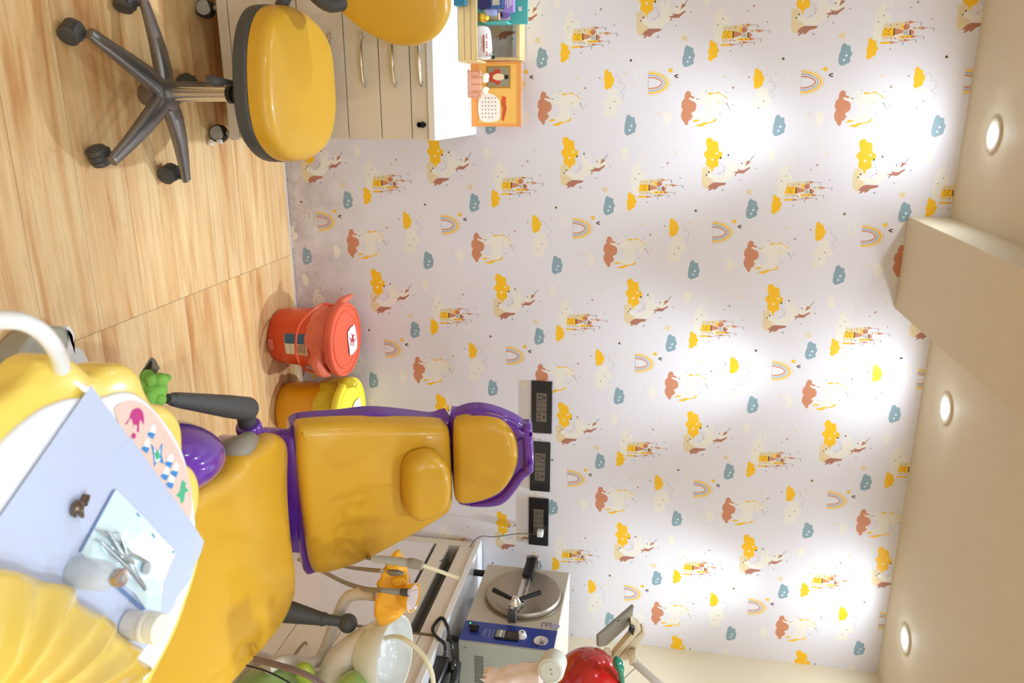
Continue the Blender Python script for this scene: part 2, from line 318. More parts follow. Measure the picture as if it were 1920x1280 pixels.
def wallpaper():
    keys = ['H']+list(PC); mats = [GROUND]+[mat('paper_ink_'+k, PC[k], .55, var=.01) for k in PC]
    x0, z0, ca, cb = -.07565, 1.43491, .53, .523365
    shapes = []; boxes = []
    for k, s in enumerate(MOT.split('|')):
        c, kind, q = s[0], s[1], [tuple(int(v)/2000 for v in t.split(',')) for t in s[2:].split()] if s[1] != '*' else s[2:].split()
        if kind == 's': q = smoothloop(q, 3)
        elif kind == 'e': (cx, cz), (rx, rz) = q; n = 8 if rx < .004 else 20; q = [(cx+rx*math.cos(2*PI*i/n), cz+rz*math.sin(2*PI*i/n)) for i in range(n)]
        elif kind == '*':
            cx, cz = (int(v)/2000 for v in q[0].split(',')); r = int(q[1])/2000; n = 4 if c == 'W' else 5
            q = [(cx+r*(1 if i % 2 == 0 else .4)*math.sin(PI*i/n), cz+r*(1 if i % 2 == 0 else .4)*math.cos(PI*i/n)) for i in range(2*n)]
        if area(q) < 0: q.reverse()
        bb = (min(v[0] for v in q), max(v[0] for v in q), min(v[1] for v in q), max(v[1] for v in q))
        lay = 1+max([l for l, o in boxes if o[0] < bb[1] and bb[0] < o[1] and o[2] < bb[3] and bb[2] < o[3]], default=0)
        boxes.append((lay, bb)); shapes.append((keys.index(c), q, .00005*lay))
    bm = bmesh.new()
    def face(pts, mi):
        f = bm.faces.new([bm.verts.new(p) for p in pts]); f.material_index = mi
    face([(XL, YW, 0), (XR, YW, 0), (XR, YW, H), (XL, YW, H)], 0)
    back = [bm.verts.new(p) for p in ((XL, YW+.06, 0), (XL, YW+.06, H), (XR, YW+.06, H), (XR, YW+.06, 0))]; bm.faces.new(back)
    for c in range(-4, 6):
        for j in range(-4, 4):
            ox = x0+c*ca; oz = z0+(j+(.5 if c % 2 else 0))*cb
            for mi, q, d in shapes:
                P = [(x+ox, z+oz) for x, z in q]
                if all(x < XL or x > XR for x, z in P) or all(z < 0 or z > H for x, z in P): continue
                P2 = []
                for x, z in P:
                    v = (min(max(x, XL), XR), min(max(z, 0), H))
                    if not P2 or math.dist(v, P2[-1]) > 1e-6: P2.append(v)
                if len(P2) < 3 or abs(area(P2)) < 1e-8: continue
                face([(x, YW-d, z) for x, z in P2], mi)
    me = bpy.data.meshes.new('wall_back'); bm.to_mesh(me); bm.free()
    for m in mats: me.materials.append(m)
    struct(link(bpy.data.objects.new('wall_back', me)))
wallpaper()
# white grout bead where the paper meets the floor
b = B(); b.box(.11, XR, YW-.006, YW-.0065+.001, 0, .006); b.box(.11, XR, YW-.009, YW-.007, 0, .004)
struct(b.put('baseboard_back', mat('grout', (235, 232, 230), .6), smooth=None))
# ------------------------------------------------------------------ the lamps of the room and added fill
# measured-style intensity curves of the lamps: (cosine from the lamp axis, relative intensity)
NARROW = ((.0, .004), (.5, .03), (.766, .05), (.866, .08), (.899, .17), (.927, .43), (.955, .78), (1, 1))
WIDE = ((.0, .02), (.5, .35), (.766, .75), (1, 1))
def beam(name, loc, power, curve):
    l = bpy.data.lights.new(name, 'POINT'); l.energy = power; l.shadow_soft_size = .02; l.color = LAMP; l.use_nodes = True
    nt = l.node_tree; em = nt.nodes['Emission']; tc = nt.nodes.new('ShaderNodeTexCoord'); sp = nt.nodes.new('ShaderNodeSeparateXYZ'); nt.links.new(tc.outputs['Normal'], sp.inputs[0])
    m = nt.nodes.new('ShaderNodeMath'); m.operation = 'MULTIPLY'; m.inputs[1].default_value = -1; nt.links.new(sp.outputs['Z'], m.inputs[0])
    r = nt.nodes.new('ShaderNodeValToRGB'); e = r.color_ramp.elements; e[0].position, v = curve[0][0], curve[0][1]; e[0].color = (v, v, v, 1); e[1].position = 1; v = curve[-1][1]; e[1].color = (v, v, v, 1)
    for p, v in curve[1:-1]: k = e.new(p); k.color = (v, v, v, 1)
    nt.links.new(m.outputs[0], r.inputs[0]); nt.links.new(r.outputs['Color'], em.inputs['Strength'])
    o = bpy.data.objects.new(name, l); COL.objects.link(o); o.location = loc
LAMP = (.80, .97, 1.15)
def downlight(x, y, label, power, size=80, blend=1, fill=0, group='recessed ceiling downlights by the wallpaper'):
    t = thing('ceiling_downlight', label, 'ceiling light', (x, y, H), group)
    M = Matrix.Translation((x, y, H))
    b = B(); b.lathe([(.036, -.001), (.036, -.006), (.052, -.0065), (.057, -.003), (.058, 0)], M, 40, caps=False)
    b.put('trim_ring', mat('downlight_trim', (205, 190, 165), .4), t)
    b = B(); b.lathe([(.0001, -.0045), (.036, -.0045)], M, 40, caps=False)
    b.put('diffuser', mat('downlight_diffuser', (255, 252, 245), .5, emit=25), t)
    beam('downlight_beam', (x, y, H-.02), power, NARROW if size < 100 else WIDE)
    if fill:
        l = bpy.data.lights.new('downlight_glow', 'AREA'); l.shape = 'DISK'; l.size = .07; l.energy = fill; l.color = LAMP
        o = bpy.data.objects.new('downlight_glow', l); COL.objects.link(o); o.location = (x, y, H-.012)
WP = 98
downlight(.089, 2.735, 'recessed round downlight above the stool, left of the ceiling beam', WP, fill=1)
downlight(.999, 2.742, 'recessed round downlight nearest the right side of the ceiling beam', WP, fill=1)
downlight(1.942, 2.752, 'recessed round downlight near the right corner of the room', WP, fill=1)
downlight(-.83, 2.735, 'recessed round downlight beyond the top edge of the picture', WP, fill=1)
for x, side in ((1.05, 'on the side of the ceiling beam'), (1.94, 'on the side of the right wall')):
    downlight(x, 1.25, 'recessed round downlight over the chair, '+side, 50, 88, 1, 2, 'recessed ceiling downlights over the chair')
for x, y, pw in ((.0, -.1, 44), (1.0, .0, 44), (1.9, .3, 40), (-1.0, .8, 40), (0, -1.0, 50), (1.0, -1.0, 50), (1.9, -1.0, 40), (-1.0, -1.0, 30)):  # unseen lamps, added as soft frontal fill for the room
    downlight(x, y, 'added fill downlight in the %s row behind the camera, %s' % ('nearer' if y > -.5 else 'farther', 'by the left wall' if x < -.5 else 'left of the beam' if x < .3 else 'right of the beam' if x < 1.5 else 'by the right wall'), pw*.32, 150, .6, 4, 'added fill downlights behind the camera')
# ================================================================== objects
YEL = mat('yellow_leather', (217, 165, 44), .34, coat=.12, var=.05, vscale=5, bump=.05, bscale=25)
PUR = mat('purple_gloss', (104, 48, 160), .16, coat=.6)
DGR = mat('charcoal_plastic', (74, 74, 72), .45, var=.04)
BLK = mat('black_plastic', (24, 24, 26), .35)
TRD = mat('brown_grey_rubber', (84, 80, 72), .5)
CHR = mat('chrome', (215, 212, 208), .2, metal=1)
ALU = mat('cast_aluminium', (140, 136, 134), .38, metal=.85, var=.05)
GPL = mat('grey_plastic', (168, 166, 156), .4)
WPL = mat('white_gloss_plastic', (238, 236, 232), .2, coat=.3)
BGE = mat('beige_laminate', (226, 214, 196), .38)
def tx(v): return tuple(v)
# ------------------------------------------------------------------ operator stool
def build_stool():
    cx, cy = -.03, 2.088
    t = thing('operator_stool', 'yellow upholstered swivel stool on a five-legged metal base with casters', 'stool', (cx, cy, 0))
    b = B(); b.lathe([(.026, .045), (.03, .05), (.03, .09), (.046, .1), (.05, .118), (.043, .135), (.03, .14)], Matrix.Translation((cx, cy, 0)), 32); b.put('base_hub', ALU, t)
    spots = [(-.168, 1.868), (.134, 1.883), (.209, 2.194), (-.267, 2.098), (-.055, 2.335)]
    for k, (x, y) in enumerate(spots):
        d = Vector((x-cx, y-cy, 0)); L = d.length; d.normalize(); s = Vector((-d.y, d.x, 0)); b = B(); prev = None
        for t_, w_, zc, hh in ((.03, .030, .118, .018), (.28, .029, .117, .017), (.55, .025, .107, .015), (.8, .020, .093, .012), (.97, .017, .082, .010), (1.04, .015, .079, .009)):
            P = Vector((cx, cy, zc))+d*(L*t_)
            sec = [(-1, -.2), (-.9, .55), (-.55, 1), (.55, 1), (.9, .55), (1, -.2), (.75, -1), (-.75, -1)]
            rg = b.ring([P+s*(w_*u)+Vector((0, 0, hh*v)) for u, v in sec])
            if prev: b.bridge(prev, rg)
            else: b.cap(rg)
            prev = rg
        b.cap(prev); b.put('leg', ALU, t, smooth=50)
        # twin wheel caster
        rot = [2.3, .5, 1.9, 2.6, .9][k]; ax = Vector((math.cos(rot), math.sin(rot), 0)); fw = Vector((-ax.y, ax.x, 0)); C = Vector((x, y, .027))+fw*.012
        b = B(); b.cyl((x, y, .045), (x, y, .082), .006, n=14); b.cyl(C-ax*.008, C+ax*.008, .0265, n=28, bev=.003)
        b.box(-.02, .02, -.018, .02, .02, .03, .005, M=frame((C.x, C.y, C.z-.001), ax, fw))
        ca = b.put('caster', DGR, t)
        for sg in (-1, 1):
            w_ = B(); w_.cyl(C+ax*.008*sg, C+ax*.023*sg, .0268, n=32, bev=.004); w_.mi = 1; w_.cyl(C+ax*.0225*sg, C+ax*.0255*sg, .02, n=28, bev=.0012)
            w_.put('wheel', [TRD, DGR], ca)
    b = B(); b.lathe([(.02, .13), (.02, .31), (.021, .313)], Matrix.Translation((cx, cy, 0)), 32); b.put('gas_lift_sleeve', CHR, t)
    b = B(); b.lathe([(.0215, .308), (.026, .312), (.026, .324), (.0215, .328)], Matrix.Translation((cx, cy, 0)), 32); b.put('collar', BLK, t)
    b = B(); b.lathe([(.014, .32), (.014, .43)], Matrix.Translation((cx, cy, 0)), 24); b.put('piston', CHR, t)
    b = B(); b.tube([(cx-.02, cy-.06, .41), (cx-.028, cy-.12, .375), (cx-.03, cy-.14, .355), (cx-.032, cy-.15, .335)], [.004, .008, .015, .012]); b.put('height_lever', DGR, t)
    px = [(488, 160), (487, 110), (491, 60), (503, 22), (523, 7), (552, 10), (580, 30), (602, 58), (616, 95), (622, 150), (624, 200), (620, 240), (610, 272), (592, 293), (567, 304), (542, 302), (520, 286), (502, 255), (492, 210)]
    M = frame((cx, 2.13, .485), (1, 0, 0), (0, 1, 0)); o = outline(px, M, 0, 4, 96)
    o = [(x*.985, y) for x, y in o]
    b = B(); b.pad(o, M, -.05, .018, r=.03, bulge=.012); b.put('seat', YEL, t)
    b = B(); b.pad([(x*1.01, y*1.01) for x, y in o], M, -.078, -.036, r=.012, bulge=0); b.put('seat_shell', DGR, t)
    b = B(); b.box(cx-.07, cx+.07, cy-.09, cy+.09, .392, .412, .006); b.put('seat_plate', BLK, t)
    # backrest on its bracket
    q = [(636, 14), (650, 34), (690, 64), (740, 86), (788, 86), (822, 66), (840, 34), (842, 0), (832, -40), (790, -85), (700, -80), (645, -40)]
    M = frame(pt(740, 0, Y=2.17), (1, .35, 0), (0, .12, 1)); o = outline(q, M, 0, 4, 80)
    b = B(); b.pad(o, M, -.05, .012, r=.028, bulge=.02); b.put('backrest', YEL, t)
    b = B(); b.pad(inset(o, .006), M, -.06, -.03, r=.01, bulge=0); b.put('backrest_shell', DGR, t)
    c = M.translation
    b = B(); b.tube([(-.14, 2.13, .42), (-.22, 2.14, .44), tx(pt(545, -20, Y=2.14)), tx(pt(580, -18, Y=2.13)), tx(pt(620, 8, Y=2.14)), tx(pt(680, -5, Y=2.17))], [.016, .017, .018, .02, .022, .016], n=16); b.put('backrest_bracket', DGR, t)
build_stool()
# ------------------------------------------------------------------ pedestal cabinet on the left
def build_left_cabinet():
    x0, x1, yf = -.42, .104, 2.45
    t = thing('drawer_cabinet', 'white drawer pedestal on casters with bowed chrome handles, behind the stool', 'cabinet', (x0, yf, 0))
    b = B(); b.box(x0, x1, yf+.018, 2.99, .09, .775, .002); b.put('body', BGE, t, smooth=None)
    b = B(); b.box(x0+.001, x1-.001, yf, yf+.018, .09, .125, .0015); b.put('plinth_rail', BGE, t, smooth=None)
    zs = [(.128, .357), (.360, .506), (.509, .617), (.620, .717), (.720, .772)]
    hz = [None, .468, .573, .673, .757]
    for i, (a, c) in enumerate(zs):
        b = B(); b.box(x0+.001, x1-.001, yf, yf+.018, a, c, .0012); d = b.put('drawer', BGE, t, smooth=None)
        if hz[i]:
            z = hz[i]; hx0, hx1 = -.215, -.055
            b = B(); b.tube([(hx0, yf-.004, z), (hx0+.012, yf-.02, z+.001), (-.17, yf-.027, z), (-.135, yf-.029, z), (-.1, yf-.027, z), (hx1-.012, yf-.02, z), (hx1, yf-.004, z)], [.003, .0045, .0055, .006, .0055, .0045, .003], n=10)
            for hx in (hx0+.014, hx1-.014): b.cyl((hx, yf, z), (hx, yf-.018, z), .004, n=10)
            b.put('handle', CHR, d)
        if i == 4:
            b = B(); b.cyl((.058, yf+.002, .757), (.058, yf-.006, .757), .0085, n=20); b.box(.048, .068, yf-.016, yf-.006, .7535, .7605, .002)
            b.lathe([(.0085, 0), (.0085, .002), (.006, .002), (.006, 0)], frame((.058, yf-.018, .749), (1, 0, 0), (0, 0, 1)), 18); b.put('lock_key', BLK, d)
    for k, (cx_, cy_) in enumerate(((.088, 2.49), (-.30, 2.49), (.07, 2.93), (-.38, 2.93))):
        b = B(); b.cyl((cx_, cy_, .06), (cx_, cy_, .092), .008, n=12); b.box(cx_-.022, cx_+.022, cy_-.02, cy_+.02, .083, .0895, .002)
        c = b.put('caster', GPL, t)
        w_ = B(); w_.cyl((cx_, cy_-.014, .03), (cx_+.004, cy_+.014, .03), .0295, n=28, bev=.004); w_.mi = 1; w_.cyl((cx_, cy_-.0135, .031), (cx_-.001, cy_-.018, .032), .024, n=28, bev=.002)
        w_.put('wheel', [BLK, GPL], c)
        if k == 0:
            b = B(); b.box(cx_+.02, cx_+.04, cy_-.035, cy_-.02, .012, .018, .002); b.box(cx_+.02, cx_+.034, cy_-.03, cy_-.02, .035, .052, .002); b.put('brake_tab', WPL, c)
    t = thing('cabinet_worktop', 'white worktop slab on the drawer pedestal, holding the calendar and boxes', 'worktop', (-.16, 2.7, .775))
    b = B(); b.box(x0-.6, .106, yf-.012, 3.0, .7755, .798, .003); b.put('slab', mat('white_worktop', (238, 236, 230), .3), t, smooth=None)
build_left_cabinet()
def quad(b, M, x0, x1, y0, y1, h=.0004):
    return b.poly([M @ Vector(p) for p in ((x0, y0, h), (x1, y0, h), (x1, y1, h), (x0, y1, h))])
def disc(b, M, x, y, r, h=.0004, n=20, ry=None):
    return b.poly([M @ Vector((x+r*math.cos(2*PI*i/n), y+(ry or r)*math.sin(2*PI*i/n), h)) for i in range(n)])
def build_counter_items():
    zt = .7985
    WOOD = mat('pale_pine', (224, 190, 132), .5, var=.12, vscale=12, stretch=(1, 6, 6))
    # slatted crate
    t = thing('wooden_crate', 'low pine organiser crate with three-board front on the left worktop', 'crate', (-.15, 2.83, zt))
    for i in range(3):
        b = B(); z = zt+.001+i*.022; b.box(-.34, -.149, 2.745, 2.753, z, z+.0208, .001); b.put('front_board', WOOD, t, smooth=None)
    b = B(); b.box(-.34, -.149, 2.753, 2.758, zt, zt+.064); b.box(-.34, -.149, 2.755, 2.86, zt, zt+.004); b.put('tray_bottom', WOOD, t, smooth=None)
    b = B(); b.box(-.149, -.142, 2.745, 2.88, zt, zt+.066, .001); b.put('side_board', WOOD, t, smooth=None)
    # shelf frame against the wall
    t = thing('pine_shelf_frame', 'open pine shelf frame standing against the wallpaper behind the crate', 'shelf', (-.2, 2.93, zt))
    xr = -.156
    b = B(); b.box(xr-.007, xr+.002, 2.886, 2.995, zt, .985, .001); b.put('side_board', WOOD, t, smooth=None)
    b = B(); b.box(-.5, xr-.0075, 2.886, 2.995, .972, .985, .001); b.put('top_board', WOOD, t, smooth=None)
    b = B(); b.box(-.5, xr-.0075, 2.886, 2.995, zt, .806, .001); b.put('bottom_board', WOOD, t, smooth=None)
    # packet lying in crate
    b = B(); o = resample(smoothloop([(-.20, .0), (-.21, .035), (-.19, .058), (-.1, .066), (-.05, .062), (-.036, .05), (-.034, .012), (-.04, 0), (-.1, -.002)], 3), 60)
    M = frame((-.13, 2.80, zt+.045), (1, 0, 0), (0, .25, 1)) @ Matrix.Diagonal((.62, .9, 1, 1)); b.pad(o, M, -.016, .016, r=.012, bulge=.004)
    b.mi = 1; quad(b, M, -.16, -.07, .03, .036, .0215); b.mi = 2
    for i in range(9):
        if i in (2, 6): continue
        quad(b, M, -.165+i*.013, -.157+i*.013, .042, .047, .0215)
    tag(b.put('tissue_packet', [mat('white_film', (236, 230, 226), .3), mat('brick_red_print', (168, 70, 50), .4), mat('red_print', (205, 60, 60), .4)]), 'white plastic packet with red and brown print lying in the pine crate', 'packet')
    b = B(); b.ell((-.205, 2.79, zt+.031), .05, .022, .024); b.put('x', mat('terracotta_wrap', (160, 72, 48), .5)); o_ = COL.objects['x'] if 'x' in COL.objects else None
    o_ = bpy.data.objects['x']; o_.name = 'snack_wrapper'; tag(o_, 'brick-red wrapper bundle in the pine crate under the white packet', 'wrapper')
    b = B(); b.cyl((-.182, 2.83, zt+.09), (-.158, 2.785, zt+.112), .0065, n=20, bev=.001); t2 = tag(b.put('pen', CHR), 'silver pen end sticking out beside the white packet', 'pen')
    b = B(); b.cyl((-.1582, 2.7853, zt+.1118), (-.1565, 2.782, zt+.1135), .0062, n=20); b.put('pen_tip', BLK, t2)
    b = B(); b.ell((-.285, 2.785, zt+.078), .016, .013, .012); b.ell((-.283, 2.78, zt+.092), .009, .008, .008); b.mi = 1; b.ell((-.272, 2.775, zt+.088), .005, .004, .004)
    tag(b.put('duck_figurine', [mat('duck_yellow', (250, 214, 70), .4), mat('duck_beak', (225, 120, 40), .4)]), 'tiny yellow duck figurine between the boxes and the packet', 'figurine')
    # product boxes
    TEAL = mat('teal_card', (92, 190, 184), .45); NAVY = mat('navy_card', (36, 32, 92), .4); BLU = mat('blue_card', (62, 98, 150), .4); LIL = mat('lilac_card', (160, 128, 208), .4); DTE = mat('dark_teal_card', (24, 108, 130), .4)
    def carton(name, label, x0, x1, y0, y1, z0, z1, m, deco=()):
        mats = [m]+[d[0] for d in deco]; b = B(); b.box(x0, x1, y0, y1, z0, z1, .0012)
        M = frame((x0, y0, z0), (1, 0, 0), (0, 0, 1))
        for i, (mm, *rects) in enumerate(deco):
            b.mi = i+1
            for r in rects: quad(b, M, *r, h=.0005)
        tag(b.put(name, mats, smooth=None), label, 'box')
    w_ = mat('white_print', (238, 238, 240), .5)
    b = B(); M = frame((-.247, 2.895, .806), (-1, 0, 0), (0, 0, 1))
    tl = thing('display_carton', 'large teal display carton with a purple picture, against the wallpaper', 'box', (-.42, 2.94, .806))
    b = B(); b.box(-.60, -.27, 2.875, 2.8852, .80, 1.015, .001); b.box(-.274, -.268, 2.80, 2.8852, .87, .955, .001); b.put('panel', TEAL, tl, smooth=None)
    b = B(); M = frame((0, 2.869, 0), (1, 0, 0), (0, 0, 1)); quad(b, M, -.335, -.282, .86, .955); b.mi = 1; disc(b, M, -.30, .935, .012, .0008, ry=.02); disc(b, M, -.31, .90, .01, .0008, ry=.014); b.mi = 2; disc(b, M, -.30, .915, .009, .0010, ry=.012); b.mi = 3; quad(b, M, -.335, -.31, .945, .953, .0009)
    b.put('printed_picture', [mat('pale_pink_print', (232, 216, 222), .5), LIL, BLK, mat('red_print', (205, 60, 60), .4)], tl, smooth=None)
    b = B(); M = frame((0, 2.8745, 0), (1, 0, 0), (0, 0, 1)); quad(b, M, -.326, -.312, .982, .994); b.put('white_square', w_, tl, smooth=None)
    carton('tall_carton', 'dark teal carton at the far left beside the stool backrest', -.50, -.315, 2.70, 2.74, zt, zt+.035, DTE)
    carton('navy_carton', 'navy blue carton lying across the crate end', -.55, -.31, 2.76, 2.80, zt+.066, zt+.11, NAVY)
    carton('blue_carton', 'mid-blue carton with a beige label standing on the navy one', -.55, -.31, 2.76, 2.80, zt+.1105, zt+.152, BLU, [(mat('beige_label', (196, 184, 164), .5), (.12, .2305, .006, .03))])
    carton('lilac_carton', 'lilac carton with white text bars, stacked on the blue one', -.52, -.30, 2.77, 2.805, zt+.1525, zt+.185, LIL, [(w_, (.14, .2, .006, .009), (.15, .21, .013, .016), (.14, .205, .02, .023), (.15, .2, .026, .029))])
    b = B(); b.box(-.312, -.29, 2.775, 2.80, zt+.088, zt+.125, .003); tag(b.put('sachet_bundle', mat('blue_white_film', (170, 176, 226), .25)), 'small clear blue and white sachet in front of the teal carton', 'sachet')
    b = B(); b.box(-.305, -.277, 2.83, 2.85, zt+.03, zt+.125, .003); tag(b.put('card_bundle', mat('tan_card', (212, 180, 132), .5)), 'beige card block leaning on the teal carton', 'card')
    # calendar
    O = pt(897, 177, Y=2.925); M = frame((O.x, O.y, O.z), (1, 0, 0), (0, .1, 1)); Hh = .158; W2 = .1135
    t = thing('desk_calendar', 'orange spiral-bound desk calendar with a month grid and framed picture', 'calendar', (O.x, O.y+.02, zt))
    b = B(); b.box(-W2, W2, -.028, Hh, -.004, 0, .0008, M); ORG = mat('calendar_orange', (240, 160, 84), .45); b.mi = 1; quad(b, M, -W2+.01, W2-.012, .0, Hh-.018, .0004)
    b.mi = 2; b.poly([M @ Vector((x, y, .0012)) for x, y in smoothloop([(.0, .01), (.045, -.002), (.09, .008), (.098, .04), (.09, .075), (.06, .08), (.02, .076), (-.003, .045)], 4)])
    b.mi = 3
    for i in range(5):
        for j in range(6):
            if (i, j) in ((0, 0), (4, 5)): continue
            quad(b, M, .01+j*.0135, .0155+j*.0135, .012+i*.012, .0165+i*.012, .0016)
    b.mi = 4; b.poly([M @ Vector((x, y, .0016)) for x, y in [(.005, .088), (.03, .084), (.05, .09), (.09, .086), (.094, .092), (.05, .104), (.03, .1), (.01, .102)]])
    b.put('page', [ORG, mat('calendar_amber', (247, 188, 92), .45), mat('calendar_cream', (250, 240, 224), .5), mat('calendar_digit', (190, 150, 140), .5), mat('calendar_banner', (214, 84, 36), .5)], t, smooth=None)
    b = B(); quad(b, M, -.098, -.022, .03, .118, .0016); b.mi = 1; quad(b, M, -.093, -.027, .035, .113, .002); b.mi = 2; disc(b, M, -.06, .052, .018, .0024, ry=.014); disc(b, M, -.045, .07, .012, .0025); disc(b, M, -.076, .07, .012, .0026); b.mi = 3; disc(b, M, -.06, .075, .012, .003, ry=.022); b.mi = 4; disc(b, M, -.06, .103, .008, .0031)
    b.put('framed_picture', [mat('gilt_border', (176, 122, 40), .4), mat('grey_green_print', (150, 140, 110), .5), mat('red_robe_print', (196, 62, 40), .5), mat('cream_print', (238, 214, 170), .5), BLK], t, smooth=None)
    b = B()
    for i in range(32):
        x = -W2+.004+i*.0071; b.tube([M @ Vector((x+.0005*k, Hh+.001+.004*math.sin(a), .001+.004*math.cos(a))) for k, a in enumerate((-1.6, -.4, .8, 2, 3.2, 4.3))], .0007, n=6, sm=2)
    b.put('spiral_binding', mat('spiral_white', (245, 240, 235), .3), t)
    Mb = frame((O.x, O.y, O.z), (1, 0, 0), (0, -.25, 1)); b = B(); Lp = M @ Vector((0, Hh, -.005)); b.poly([(O.x-W2, Lp.y, Lp.z), (O.x+W2, Lp.y, Lp.z), (O.x+W2, 2.995, zt+.001), (O.x-W2, 2.995, zt+.001)]); b.box(O.x-W2, O.x+W2, O.y-.0005, 2.995, zt, zt+.0015); b.put('easel_back', ORG, t, smooth=None)
    # pink tooth-model holder
    c = pt(878, 158, z=zt); t = thing('tooth_model_holder', 'small pink fence-like stand with white tooth models in front of the calendar', 'figurine', (c.x, c.y, zt))
    PK = mat('salmon_resin', (232, 168, 138), .4); ivory = mat('ivory_resin', (250, 244, 226), .3)
    for k in range(4):
        x = c.x-.036+k*.024; b = B(); b.box(x-.011, x+.011, c.y-.006, c.y+.006, zt, zt+.05, .004, seg=3); q_ = b.put('paling', PK, t)
        if k in (0, 3):
            b = B(); b.tube([(x-.005, c.y-.008, zt+.008), (x-.008, c.y-.0085, zt+.03), (x, c.y-.009, zt+.046), (x+.008, c.y-.0085, zt+.03), (x+.005, c.y-.008, zt+.008)], .0008, n=6); b.put('engraved_arch', mat('arch_line', (200, 120, 95), .5), q_)
    for x, w_, z in ((c.x-.022, .017, .064), (c.x+.02, .012, .062)):
        b = B(); b.ell((x-w_*.3, c.y+.004, zt+z), w_*.7, .009, .013); b.ell((x+w_*.4, c.y+.004, zt+z-.002), w_*.65, .009, .012); b.put('tooth_model', ivory, t)
build_counter_items()
# ------------------------------------------------------------------ socket plates
def build_plates():
    BK = mat('black_glass', (26, 25, 27), .25, coat=.4); GM = mat('gunmetal_switch', (120, 112, 102), .35, metal=.5); HOLE = mat('socket_hole', (12, 10, 9), .6)
    quads = [('black switch and socket plate, leftmost of the three in the row on the wallpaper', 1.083, 1.313), ('black switch and socket plate, middle of the three, above the chair headrest', 1.354, 1.583), ('black switch plate with a plugged charger, rightmost of the three', 1.618, 1.846)]
    for i, (lb, x0, x1) in enumerate(quads):
        z0 = 1.5-.482-i*.004; z1 = z0+.0865; M = frame((x0, YW-.010, z0), (1, 0, 0), (0, 0, 1)); W_ = x1-x0
        t = thing('socket_plate', lb, 'socket', ((x0+x1)/2, YW, z0), 'black socket plates above the dental chair')
        b = B(); b.box(0, W_, 0, .0865, -.009, 0, .0015, M); b.put('frame_plate', BK, t, smooth=None)
        mods = [(.05, .041, 'five'), (.0915, .021, 'sw'), (.113, .021, 'sw'), (.135, .044, 'three')] if i < 2 else [(.05, .022, 'sw'), (.0725, .022, 'sw'), (.095, .022, 'sw'), (.1175, .022, 'sw'), (.14, .03, 'plug')]
        for mx, mw, kd in mods:
            b = B(); b.box(mx, mx+mw-.001, .021, .064, 0, .0025, .0008, M)
            cx_ = mx+mw/2; cy_ = .0425
            if kd in ('five', 'three'):
                b.mi = 1
                for dx, dy, r in ([(0, .011, .0042), (-.009, -.008, .0032), (.009, -.008, .0032)] if kd == 'three' else [(0, .012, .0038), (-.008, .003, .0026), (.008, .003, .0026), (-.008, -.009, .003), (.008, -.009, .003)]): disc(b, M, cx_+dx, cy_+dy, r, .003, ry=r*1.25)
            b.put('switch' if kd in ('sw', 'plug') else 'socket', [GM, HOLE], t, smooth=None)
    c = Vector((1.618+.155, YW-.03, 1.055)); t = thing('phone_charger', 'white plug-in charger with a thin grey cable in the rightmost socket plate', 'charger', c)
    b = B(); b.box(c.x-.014, c.x+.014, c.y-.012, c.y+.0165, c.z-.004, c.z+.022, .003); b.put('plug_body', WPL, t)
    pts_ = [tx(c+Vector((.004, -.008, -.003)))]+[tx(pt(x, y, Y=2.96)) for x, y in ((975, 1000), (950, 1003), (925, 1006), (905, 1005), (890, 1012))]+[(1.88, 2.93, .74), (1.865, 2.88, .70), (1.85, 2.8, .66)]
    b = B(); b.tube(pts_, .0018, n=8); b.put('cable', mat('grey_cable', (82, 78, 76), .5), t)
build_plates()
